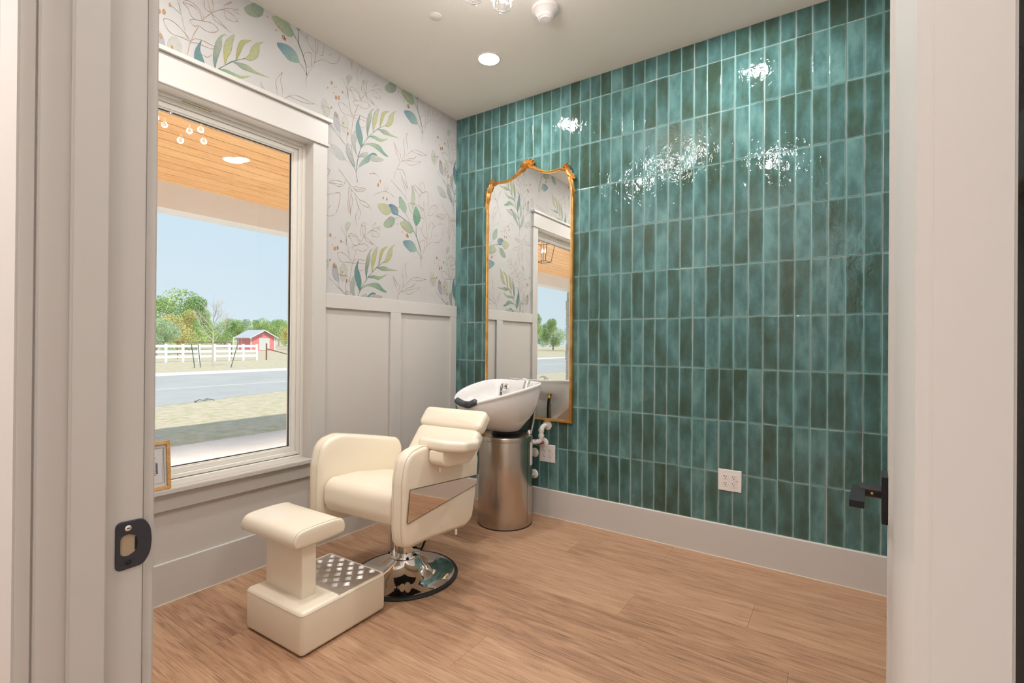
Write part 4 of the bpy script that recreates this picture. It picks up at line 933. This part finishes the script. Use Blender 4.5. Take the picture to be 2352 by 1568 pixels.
# ================================================================== SALON CHAIR
CO = (0.713, -1.214, 0)
cr = empty('salon_chair', CO, R(4.3)); tag(cr, 'reclined pearl cream vinyl salon chair on a round chrome base', 'chair')
lathe_o('base_disc', [(.262, .006), (.264, .014), (.250, .019), (.19, .027), (.14, .040), (.105, .062), (.082, .092), (.074, .112), (.0001, .114)], CHROME, cr, seg=96)
lathe_o('rubber_ring', [(.245, .0), (.275, .0), (.279, .006), (.275, .013), (.262, .017), (.258, .014)], RUBBER, cr, seg=96)
CU, CV = .0, -.02
lathe_o('collar', [(.080, .105), (.082, .112), (.078, .120), (.0001, .122)], CHROME, cr, axis=(0, 0), seg=48)
lathe_o('column', [(.054, .118), (.054, .35), (.0001, .35)], CHROME, cr, seg=48)
lathe_o('column_sleeve', [(.034, .12), (.034, .37)], CHROME, cr, axis=(-.066, -.012), seg=32)
for a in (-150, -40, 60):
    lathe_o('collar_screw', [(0.0001, .012), (.006, .011), (.007, .0)], BLACK, cr, seg=10, mtx=Matrix.Translation((.083 * math.cos(R(a)), .083 * math.sin(R(a)), .112)))
tube_o('pump_pedal', [(.03, .04, .14), (.085, .02, .14), (.10, .01, .145), (.095, .06, .20), (.085, .10, .26)], .0055, BLACK, cr, 10)
tube_o('pump_arm', [(.02, 0, .138), (.07, .01, .138), (.10, .015, .138)], .008, CHROME, cr, 12)
bbox('seat_bracket', -.10, .10, -.12, .09, .335, .40, BLACK, cr, .004)
# seat: side profile extruded across
seatp = [(-.335, .405), (-.352, .45), (-.350, .525), (-.315, .558), (-.15, .552), (.05, .520), (.215, .480), (.215, .370), (.0, .345), (-.25, .375)]
seatp = round_poly(seatp, [.034, .08, .06, .08, .2, .2, .034, .034, .1, .1], 6)
cushion('seat', seatp, -.228, .228, .028, CREAM, cr, 'yz', .004)
armp = [(-.352, .318), (-.20, .312), (-.03, .296), (.115, .280), (.178, .300), (.208, .420), (.234, .610), (.205, .668), (-.06, .724), (-.225, .756), (-.335, .735), (-.362, .62), (-.364, .40)]
armr = round_poly(armp, [.050, .2, .2, .06, .05, .3, .05, .06, .2, .12, .085, .2, .2], 5)
for s, nm in ((-1, 'L'), (1, 'R')):
    u0, u1 = sorted((s * .232, s * .312))
    a = cushion('armrest', armr, u0, u1, .022, CREAM, cr, 'yz', .003)
    for uu in (s * .2545, s * .2995):
        ip = inset(armr, .0008); rr = []
        tube_o('piping', [(uu + s * .0 , q[0], q[1]) for q in ip] + [(uu, ip[0][0], ip[0][1])], .0022, SEAM, a, 6)
    tp = [(-.323, .578), (.207, .523), (.200, .478), (-.340, .436)]
    tp = round_poly(tp, .004, 2)
    h0, h1 = (s * .3155, s * .3175)
    bm = bmesh.new(); extr(bm, tp, min(h0, h1) , max(h0, h1), 'yz'); bmesh.ops.recalc_face_normals(bm, faces=bm.faces[:])
    link('mirror_inlay', mesh_of(bm), plain('inlay_mirror_%s' % ('a' if s < 0 else 'b'), (.80, .72, .66), .03, metal=1), a)
    bm = bmesh.new(); N_ = len(tp); o2 = inset(tp, -.003)
    loft(bm, [[(min(h0, h1), q[0], q[1]) for q in o2], [(max(h0, h1) + (0 if s > 0 else 0), q[0], q[1]) for q in o2]], True, True, False)
    bmesh.ops.recalc_face_normals(bm, faces=bm.faces[:]); link('inlay_edge', mesh_of(bm), plain('inlay_edge_bronze', (.20, .15, .10), .4), a)
    bbox('clear_clip', s * .312 - .004, s * .312 + .004, .02, .032, .266, .292, WHITE, a, .002)
# backrest, reclined
def slab(name, p0, p1, th, u, r, puff, top_r=.03):
    """slab from p0 (bottom v,w) to p1 (top v,w) in the side plane, thickness th behind"""
    a, b = Vector(p0), Vector(p1); d = (b - a); L = d.length; ang = math.atan2(d.x, d.y)
    m_ = Matrix.Translation((0, a.x, a.y)) @ Matrix.Rotation(-ang, 4, 'X')
    poly = round_poly([(-u, 0), (u, 0), (u, L), (-u, L)], top_r, 5)
    return cushion(name, poly, 0, th, r, CREAM, cr, 'xz', puff, mtx=m_)
bk = slab('backrest', (.125, .455), (.372, .742), .085, .225, .028, .006, .045)
hd = slab('headrest', (.352, .738), (.438, .838), .080, .228, .024, .007, .034)
tube_o('headrest_hinge', [(-.15, .43, .735), (.15, .43, .735)], .010, BLACK, cr, 10)
def slab_seam(par, p0, p1, u, top_r, hh):
    a, b = Vector(p0), Vector(p1); d = (b - a); L = d.length; ang = math.atan2(d.x, d.y)
    m_ = Matrix.Translation((0, a.x, a.y)) @ Matrix.Rotation(-ang, 4, 'X')
    q = inset(round_poly([(-u, 0), (u, 0), (u, L), (-u, L)], top_r, 5), .0006)
    tube_o('piping', [tuple(m_ @ Vector((x, hh, z))) for x, z in q + [q[0]]], .0020, SEAM, par, 6)
slab_seam(bk, (.125, .455), (.372, .742), .225, .045, .026); slab_seam(hd, (.352, .738), (.438, .838), .228, .034, .022)
# cushion pad lying over the right arm
padp = round_poly([(.228, -.185), (.42, -.215), (.485, -.14), (.468, -.01), (.41, .10), (.235, .125)], [.03, .07, .05, .05, .06, .04], 5)
ap = cushion('arm_pad', padp, .700, .750, .018, CREAM, cr, 'xy', .006, mtx=Matrix.Translation((0, -.02, .73)) @ Matrix.Rotation(R(-8), 4, 'X') @ Matrix.Translation((0, 0.02, -.72)))
lowp = round_poly([(-.20, .735), (-.205, .676), (-.155, .655), (.02, .640), (.07, .672), (.08, .715)], [.012, .03, .03, .05, .03, .012], 5)
cushion('arm_pad_flap', lowp, .318, .400, .010, CREAM, ap, 'yz', .003)
bbox('clear_clip', .355, .363, -.170, -.158, .628, .652, WHITE, ap, .002)

# ================================================================== FOOTREST
fb = empty('footrest', (0.703, -1.728, 0), R(1.8)); tag(fb, 'cream vinyl footrest block with a raised T-shaped pad and metal tread plate', 'footrest')
bp = round_poly([(-.197, -.217), (.197, -.217), (.197, .217), (-.197, .217)], .020, 5)
cushion('base_box', bp, .003, .176, .018, CREAM, fb, 'xy', 0)
bm = bmesh.new()
for q in (inset(bp, .0005),):
    tube(bm, [(x, y, .163) for x, y in q] + [(q[0][0], q[0][1], .163)], .0013, 6)
link('piping', mesh_of(bm), SEAM, fb)
po_ = round_poly([(-.155, -.150), (.100, -.150), (.100, -.082), (-.155, -.082)], .006, 3)
cushion('post', po_, .172, .420, .004, CREAM, fb, 'xy', 0)
# saddle pad: profile across depth, rounded front and back edges
pp_ = catmull([(-.178, .399), (-.199, .408), (-.203, .432), (-.190, .457), (-.160, .468), (-.08, .471), (.0, .468), (.030, .457), (.043, .432), (.040, .408), (.024, .399), (-.08, .397)], 3)[::1]
pd = cushion('foot_pad', pp_, -.262, .128, .010, CREAM, fb, 'yz', .002)
for uu in (-.254, .120):
    ip = inset(pp_, -.0002); tube_o('piping', [(uu, q[0], q[1]) for q in ip] + [(uu, ip[0][0], ip[0][1])], .0018, SEAM, pd, 6)
tr_ = bbox('tread_plate', -.165, .190, -.040, .190, .174, .1785, ALU, fb, .0015)
bm = bmesh.new()
def bar(cx_, cy_, ang, L=.029, w=.0027, h=.0016):
    m_ = Matrix.Translation((cx_, cy_, .1785)) @ Matrix.Rotation(ang, 4, 'Z')
    v = [bm.verts.new(m_ @ Vector(p)) for p in ((-L / 2, 0, 0), (0, -w, 0), (L / 2, 0, 0), (0, w, 0), (-L * .40, 0, h), (L * .40, 0, h))]
    for f in ((0, 1, 4), (1, 5, 4), (1, 2, 5), (2, 3, 5), (3, 4, 5), (3, 0, 4)): bm.faces.new([v[i] for i in f])
st = .0355
for i in range(-6, 8):
    for j in range(-3, 8):
        cx_, cy_ = i * st * 1.0 + .005, j * st + .0
        if not (-.150 < cx_ < .176 and -.028 < cy_ < .178): continue
        an = R(45) if (i + j) % 2 else R(-45)
        n_ = Vector((-math.sin(an), math.cos(an)))
        for q in (-2, -1, 0, 1, 2): bar(cx_ + n_.x * q * .0060, cy_ + n_.y * q * .0060, an)
o = link('raised_tread_bars', mesh_of(bm), ALU, tr_); o['kind'] = 'stuff'
for sx, sy in ((-.158, .183), (.183, .183), (.183, -.033)):
    lathe_o('rivet', [(0.0001, .1805), (.003, .180), (.004, .1785)], STEEL, tr_, axis=(sx, sy), seg=10)

# ================================================================== PICTURE ON THE SILL
pf = empty('picture_frame', (0.018, -2.049, 0.5400), 0); tag(pf, 'small oak picture frame leaning on the window sill', 'picture frame')
mp_ = Matrix.Rotation(R(-5), 4, 'Y')
def pb(name, x0, x1, y0, y1, z0, z1, mat, bev=.0008):
    return bbox(name, x0, x1, y0, y1, z0, z1, mat, pf, bev, mp_)
FWd, FH, fwid = .172, .222, .0145
pb('frame_side', 0, .016, -fwid, 0, 0, FH, PICW); pb('frame_side', 0, .016, -FWd, -FWd + fwid, 0, FH, PICW)
pb('frame_bottom', 0, .016, -FWd + fwid, -fwid, 0, fwid, PICW); pb('frame_top', 0, .016, -FWd + fwid, -fwid, FH - fwid, FH, PICW)
pb('certificate', .004, .007, -FWd + fwid, -fwid, fwid, FH - fwid, plain('certificate_paper', (.62, .60, .60), .4))
ln = plain('certificate_ink', (.12, .13, .15), .5)
bm = bmesh.new()
for a, b, c, d in ((.024, .026, .03, .19), (.030, .031, .04, .18)):
    box(bm, .0071, .0074, -b, -a, c, d); 
    box(bm, .0071, .0074, -FWd + a, -FWd + b, c, d)
for z_ in (.03, .19): box(bm, .0071, .0074, -FWd + .024, -.024, z_, z_ + .0015)
for k in range(9): box(bm, .0071, .0074, -.13 + .004 * (k % 3), -.058 - .003 * (k % 2), .07 + k * .0095, .0728 + k * .0095)
box(bm, .0071, .0076, -.058, -.050, .075, .125)
bmesh.ops.transform(bm, matrix=mp_, verts=bm.verts[:])
link('printed_border', mesh_of(bm), ln, pf)
bbox('easel_back', -.075, -.004, -.10, -.07, 0.0, .006, DARK, pf)

# ================================================================== PORCH
PZ_ = 2.90
pc = struct(bbox('porch_roof', -3.75, 3.2, -13.0, 7.0, 3.115, 3.22, CREAMP), 'roof slab over the room and porch')
pcl = struct(bbox('porch_ceiling', -3.30, -0.17, -13.0, 7.0, PZ_ + .012, PZ_ + .05, DARK), 'cedar plank porch ceiling outside the window')
k = 0; x = -0.175
while x > -3.26:
    w = .188; x0 = max(x - w, -3.28)
    bm = bmesh.new(); box(bm, x0 + .005, x - .005, -12.9, 6.9, PZ_, PZ_ + .014)
    bmesh.ops.bevel(bm, geom=[ed for ed in bm.edges if all(v.co.z < PZ_ + 1e-4 for v in ed.verts)], offset=.003, segments=1, affect='EDGES')
    me = mesh_of(bm); me.transform(Matrix.Translation((-(x0 + x) / 2, 0, 0)))
    o = link('ceiling_plank', me, PORCHW, pcl); o.location = ((x0 + x) / 2, 0, 0); x -= w
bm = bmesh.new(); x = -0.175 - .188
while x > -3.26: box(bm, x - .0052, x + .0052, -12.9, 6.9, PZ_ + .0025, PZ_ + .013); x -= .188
link('gap_shade_strips', mesh_of(bm), plain('painted_gap_shade', (.16, .06, .02), .8), pcl)['kind'] = 'stuff'  # dark strips set in the plank gaps stand in for groove shade
struct(bbox('porch_beam', -3.55, -3.27, -13.0, 7.0, 2.62, 3.115, CREAMP, bev=.004), 'cream boxed beam along the porch edge')
struct(bbox('porch_fascia', -3.78, -3.75, -13.0, 7.0, 3.05, 3.24, CREAMP), 'porch roof fascia')
struct(bbox('porch_slab', -4.42, -0.17, -14.0, 8.0, -0.30, -0.12, CONC), 'pale concrete porch slab and walkway')
struct(bbox('ground_lawn', -260, -4.42, -220, 220, -0.60, -0.20, GRASS), 'dry lawn between the porch and the road')
t = empty('porch_downlight', (-2.04, -0.77, PZ_)); tag(t, 'round recessed light glowing in the cedar porch ceiling', 'porch light')
lathe_o('trim_ring', [(.078, -.004), (.088, -.004), (.092, 0)], WHITE, t)
lathe_o('lens', [(.0001, -.0045), (.078, -.0042)], emis('porch_lens', (1, .97, .94), 2.2), t)
for ly in (-9.6, -6.6, -3.7, -0.77, 2.2): area('porch_lamp_fill', (-2.04, ly, PZ_ - .006), .15, 50, (1, .96, .9), spread=84)  # one at the downlight, four unseen ones added to brighten slab and ceiling
# stone column
sc_ = empty('stone_column', (-3.35, -9.02, -0.12)); tag(sc_, 'pale stone porch column seen only in the mirror', 'column')
g = random.Random(11); z = 0
bbox('column_core', -.20, .20, -.20, .20, 0, 2.75, STONE, sc_)
while z < 2.70:
    h = g.uniform(.14, .30); h = min(h, 2.74 - z)
    for (sx, sy) in ((-1, -1), (1, -1), (-1, 1), (1, 1)):
        d = g.uniform(.235, .275); q = g.uniform(-.05, .05)
        o = bbox('stone', min(0.004 * sx + q, sx * d), max(0.004 * sx + q, sx * d), min(sy * .004, sy * g.uniform(.235, .275)), max(sy * .004, sy * g.uniform(.235, .275)), z + .004, z + h - .004, STONE, sc_, .014, seg=1)
    z += h
# lantern pendant
ln_ = empty('lantern_pendant', (-1.25, -3.58, PZ_)); tag(ln_, 'open black frame porch lantern with candle bulbs, seen in the mirror', 'lantern')
bm = bmesh.new(); tw, bw_, zt, zb_ = .13, .085, -.10, -.40
C1 = [(sx * tw, sy * tw, zt) for sx, sy in ((-1, -1), (1, -1), (1, 1), (-1, 1))]; C2 = [(sx * bw_, sy * bw_, zb_) for sx, sy in ((-1, -1), (1, -1), (1, 1), (-1, 1))]
for i in range(4):
    j = (i + 1) % 4
    tube(bm, [C1[i], C1[j]], .005, 6); tube(bm, [C2[i], C2[j]], .005, 6); tube(bm, [C1[i], C2[i]], .005, 6); tube(bm, [C1[i], (0, 0, -.03)], .004, 6)
tube(bm, [(0, 0, 0), (0, 0, -.03)], .006, 6); tube(bm, [(0, 0, -.03), (0, 0, zb_)], .003, 6)
link('cage', mesh_of(bm), plain('lantern_iron', (.03, .05, .05), .4, metal=.6), ln_)
for sx, sy in ((-.03, 0), (.03, 0), (0, .03)):
    lathe_o('candle', [(.008, zb_ + .03), (.008, zb_ + .14), (.0001, zb_ + .141)], WHITE, ln_, axis=(sx, sy), seg=12)
    lathe_o('bulb', [(.004, zb_ + .14), (.012, zb_ + .165), (.006, zb_ + .19), (.0001, zb_ + .205)], BULB_E, ln_, axis=(sx, sy), seg=12)

# ================================================================== ROAD, FENCE, SHED, TREES
def slab_poly(name, pts, z, mat, label, th=.02):
    bm = bmesh.new(); loft(bm, [[(x, y, z - th) for x, y in pts], [(x, y, z) for x, y in pts]]); bmesh.ops.recalc_face_normals(bm, faces=bm.faces[:])
    return struct(link(name, mesh_of(bm), mat), label)
near = [(-9.0, -200), (-9.0, -20), (-9.2, -6), (-9.5, 1.33), (-9.86, 2.55), (-10.35, 3.9), (-10.75, 5.4), (-11.4, 8), (-12.0, 14), (-12.0, 200)]
slab_poly('ground_road', near + [(-19.7, 200), (-19.7, -200)], -0.185, ROAD, 'grey road beyond the lawn')
slab_poly('ground_kerb', [(-19.7, -200), (-19.7, 200), (-21.5, 200), (-21.5, -200)], -0.17, KERB, 'pale concrete kerb on the far side of the road')
slab_poly('ground_gutter', [(-13.35, -200), (-13.7, 200), (-13.95, 200), (-13.6, -200)], -0.182, plain('gutter_concrete', (.66, .62, .55), .9), 'pale gutter line along the road')
# white three rail fence
fx, fend = -33.5, 16.4
fn = empty('rail_fence', (fx, fend, -0.2)); tag(fn, 'white three rail fence beyond the road', 'fence')
N_ = 46
for i in range(N_):
    bbox('fence_post', -.075, .075, -i * 0.98 - .07, -i * 0.98 + .07, 0, 1.20, WHITEP, fn, .01)
for z_ in (.26, .60, .96):
    for i in range(N_ - 1): bbox('fence_rail', -.02, .02, -(i + 1) * 0.98 + .07, -i * 0.98 - .07, z_, z_ + .17, WHITEP, fn)
pfn = empty('pipe_fence', (-39.6, 17.6, -0.2)); tag(pfn, 'low rusty pipe fence behind the white rails', 'fence')
for i in range(20): tube_o('fence_post', [(0, -i * 4, 0), (0, -i * 4, 1.3)], .03, RUST, pfn, 6)
for z_ in (.9, 1.3): tube_o('fence_rail', [(0, 0, z_), (0, -76, z_)], .03, RUST, pfn, 6)
bp_ = empty('corner_post', (-33.4, 17.1, -0.2)); tag(bp_, 'rusty steel post with a diagonal brace past the end of the white fence', 'post')
tube_o('post', [(0, 0, 0), (0, 0, 1.25)], .05, RUST, bp_, 8); tube_o('brace', [(0, 0, .85), (-.3, 3.4, 0)], .035, RUST, bp_, 8)
# shed
sh = empty('red_shed', (-68.4, 36.15, -0.2)); tag(sh, 'small red shed with a grey metal gable roof', 'shed')
SW, SL, SH_, SA = 1.78, 3.9, 2.0, 2.95
bm = bmesh.new(); gp_ = [(-SW, 0), (SW, 0), (SW, SH_), (0, SA - .1), (-SW, SH_)]
extr(bm, gp_, -SL, 0, 'yz'); bmesh.ops.recalc_face_normals(bm, faces=bm.faces[:]); link('walls', mesh_of(bm), REDP, sh)
for s in (-1, 1):
    bm = bmesh.new(); extr(bm, [(s * -.02, SA + .02), (s * (SW + .42), SH_ - .20), (s * (SW + .42), SH_ - .10), (s * -.02, SA + .14)], -SL - .4, .45, 'yz'); bmesh.ops.recalc_face_normals(bm, faces=bm.faces[:])
    link('roof_panel', mesh_of(bm), ROOFM, sh)
    bm = bmesh.new(); extr(bm, [(s * -.02, SA - .04), (s * (SW + .42), SH_ - .26), (s * (SW + .42), SH_ - .20), (s * -.02, SA + .12)], .45, .50, 'yz'); bmesh.ops.recalc_face_normals(bm, faces=bm.faces[:])
    link('barge_board', mesh_of(bm), WHITEP, sh)
    bbox('corner_board', -.02, .03, s * SW - .07, s * SW + .07, 0, SH_, WHITEP, sh)
bbox('shed_door', 0, .05, -.60, .98, .05, 1.85, plain('pale_door', (.66, .68, .66), .6), sh)
bbox('door_trim', -2.6, -2.5, -SW - .04, -SW, .05, 2.0, WHITEP, sh); bbox('door_trim', -3.5, -3.4, -SW - .04, -SW, .05, 2.0, WHITEP, sh); bbox('door_trim', -3.5, -2.5, -SW - .04, -SW, 1.9, 2.0, WHITEP, sh)
bbox('shed_post', -SL, -SL + .12, -SW - .6, -SW - .48, 0, SH_, WHITEP, sh)
lathe_o('vent', [(0.0001, .04), (.15, .03), (.17, 0)], ROOFM, sh, seg=16, mtx=Matrix.Translation((0, 0, 2.35)) @ Matrix.Rotation(PI / 2, 4, 'Y'))
dh = empty('small_hut', (-70.5, 42.3, -0.2)); tag(dh, 'tiny grey hut on the grass right of the red shed', 'hut')
bbox('hut_body', -.6, .6, -.7, .7, 0, .9, plain('grey_hut', (.4, .38, .34), .8), dh)
bm = bmesh.new(); extr(bm, [(-.95, .8), (.95, .8), (0, 1.45)], -.8, .8, 'yz'); bmesh.ops.recalc_face_normals(bm, faces=bm.faces[:]); link('hut_roof', mesh_of(bm), ROOFM, dh)

# trees
def foliage(seed, n, leaf):
    g = random.Random(seed); V = []; F = []
    blobs = [(g.uniform(-.62, .62), g.uniform(-.62, .62), g.uniform(.35, 1.45), g.uniform(.26, .50)) for _ in range(15)]
    for _ in range(n):
        b = g.choice(blobs); u = Vector((g.gauss(0, 1), g.gauss(0, 1), g.gauss(0, 1))).normalized() * b[3] * (g.random() ** .33)
        c = Vector(b[:3]) + Vector((u.x, u.y, u.z * .75)); a = Vector((g.gauss(0, 1), g.gauss(0, 1), g.gauss(0, 1))).normalized(); t_ = a.orthogonal().normalized(); w_ = a.cross(t_)
        s = leaf * g.uniform(.6, 1.4); k = len(V)
        V += [c - t_ * s, c + w_ * s * .5, c + t_ * s, c - w_ * s * .5]; F.append((k, k + 1, k + 2, k + 3))
    me = bpy.data.meshes.new('foliage'); me.from_pydata([tuple(v) for v in V], [], F); me.update(); return me
fol = [foliage(5, 15000, .026), foliage(6, 15000, .028), foliage(9, 14000, .026)]
fcache = {}
def trunk_mesh(seed):
    g = random.Random(seed); bm = bmesh.new()
    tube(bm, [(0, 0, -.02), (0.01, 0, .3), (0, .01, .7), (.02, 0, 1.1)], [.06, .045, .035, .015], 8)
    for k in range(7):
        a = g.uniform(0, 2 * PI); z0 = g.uniform(.25, .8); tube(bm, [(0, 0, z0), (.3 * math.cos(a), .3 * math.sin(a), z0 + .25), (.55 * math.cos(a), .55 * math.sin(a), z0 + .45)], [.02, .014, .006], 6)
    return mesh_of(bm, 'trunk')
tms = [trunk_mesh(1), trunk_mesh(2)]
for m_ in tms: m_.materials.append(BARK)
def tree(x, y, hgt, wid, mat, v, label, group=None):
    t = empty('broadleaf_tree', (x, y, -0.2), v * 1.7 + x); tag(t, label, 'tree', group)
    if (v, mat.name) not in fcache:
        me = fol[v % 3].copy(); me.materials.append(mat); fcache[(v, mat.name)] = me
    f = bpy.data.objects.new('foliage', fcache[(v, mat.name)]); COL.objects.link(f); f.parent = t
    s = hgt / 1.85; f.scale = (wid / 2, wid / 2, s); f['kind'] = 'stuff'
    tk = bpy.data.objects.new('trunk', tms[v % 2]); COL.objects.link(tk); tk.parent = t; tk.scale = (wid / 2, wid / 2, s)
def ray_xy(px, dist):
    a = yaw - math.atan((px - 1176) / 1124.58)
    return 2.636 - math.sin(a) * dist, -3.056 + math.cos(a) * dist
g = random.Random(21)
ORD = ['first', 'second', 'third', 'fourth', 'fifth', 'sixth', 'seventh', 'eighth', 'ninth', 'tenth', 'eleventh', 'twelfth', 'thirteenth']
x, y = ray_xy(385, 74); tree(x, y, 8.1, 10.0, LEAFG, 0, 'large green oak towering behind the white fence at the left')
x, y = ray_xy(452, 92); tree(x, y, 7.6, 6.0, LEAFG, 1, 'green oak right of the large one, over the white fence')
x, y = ray_xy(405, 62); tree(x, y, 5.6, 4.6, LEAFY, 2, 'yellow and orange autumn tree in front of the large oak')
x, y = ray_xy(358, 50); tree(x, y, 3.8, 3.6, LEAFP, 0, 'pale willowy tree at the left edge of the window')
x, y = ray_xy(665, 95); tree(x, y, 4.6, 4.2, LEAFY, 1, 'small yellowing tree right of the red shed')
k = 0
for px in range(330, 730, 31):
    d = (112, 150, 131)[k % 3]; x, y = ray_xy(px, d)
    tree(x, y, g.uniform(5.6, 6.9) * d / 118, g.uniform(7.0, 7.6) * d / 146, LEAFG, k % 3, f'distant green tree, {ORD[k]} from the left in the far tree line', 'distant tree line'); k += 1
# tree line further round, seen in the mirror
for i in range(8):
    a = R(-146 + i * 3.4) ; d = 88 + 13 * (i % 2)
    tree(2.6 + d * math.cos(a + R(8)), -3 + d * math.sin(a + R(8)), g.uniform(7.5, 10), g.uniform(6.5, 7.5), LEAFG if i % 3 else LEAFP, i % 3, f'tree of the green belt seen small in the mirror, {ORD[7 - i]} along from its left', 'trees seen in the mirror')
# staked bare sapling
def branchy(bm, p, d, L, r, depth, g):
    q = p + d * L; tube(bm, [tuple(p), tuple(p + d * L * .5 + Vector((g.uniform(-1, 1), g.uniform(-1, 1), 0)) * L * .05), tuple(q)], [r, r * .85, r * .6], 5)
    if depth == 0: return
    for _ in range(3 if depth > 1 else 4):
        nd = (d + Vector((g.uniform(-.6, .6), g.uniform(-.6, .6), g.uniform(-.05, .5)))).normalized()
        branchy(bm, p + d * L * g.uniform(.45, 1.0), nd, L * g.uniform(.5, .75), r * .5, depth - 1, g)
sp_ = empty('bare_sapling', (-26.0, 9.95, -0.2)); tag(sp_, 'leafless young tree standing between three stakes before the fence', 'tree')
bm = bmesh.new(); tube(bm, [(0, 0, 0), (.01, 0, .8), (0, .01, 1.5)], [.055, .045, .035], 8); link('trunk', mesh_of(bm), BARK, sp_)
bm = bmesh.new(); g2 = random.Random(4)
tube(bm, [(0, .01, 1.5), (.02, .02, 2.6), (0, 0, 4.1)], [.035, .022, .006], 6)
for k in range(11):
    a = g2.uniform(0, 2 * PI); zz = 1.3 + k * .16; d = Vector((math.cos(a) * .62, math.sin(a) * .62, .80)).normalized()
    branchy(bm, Vector((0, 0, zz)), d, 1.05 - k * .045, .020, 2, g2)
link('branches', mesh_of(bm), BARK, sp_)
def stake(px, py, lx, ly, label):
    x, y = ray_xy(px, (1.433 / ((py - 784 + 2) / 1124.58)) / math.cos(math.atan((px - 1176) / 1124.58)))
    s = empty('tree_stake', (x, y, -0.2)); tag(s, label, 'stake', 'stakes around the bare sapling')
    tube_o('stake', [(0, 0, 0), (lx, ly, 1.22)], .02, GREENPOST, s, 6)
stake(448, 845.7, -.08, -.13, 'leftmost of the three dark green stakes round the bare sapling')
stake(461, 844, -.05, -.10, 'middle dark green stake, just left of the bare sapling trunk')
stake(531, 844, .14, .26, 'dark green stake right of the bare sapling, leaning right')
tw_ = empty('fallen_branch', (-9.72, 2.35, -0.19)); tag(tw_, 'dark fallen twig at the edge of the road', 'branch')
bm = bmesh.new()
tube(bm, [(-.05, -.35, .01), (0, -.15, .10), (.0, .05, .05), (0, .3, .09), (.02, .5, .02)], .014, 6); tube(bm, [(0, .05, .05), (-.1, .2, .13), (-.1, .42, .04)], .010, 6); tube(bm, [(0, -.15, .1), (.1, -.4, .01)], .009, 6)
tw_.scale = (.6, .5, .5); link('twig', mesh_of(bm), plain('dark_twig', (.05, .05, .06), .8), tw_)
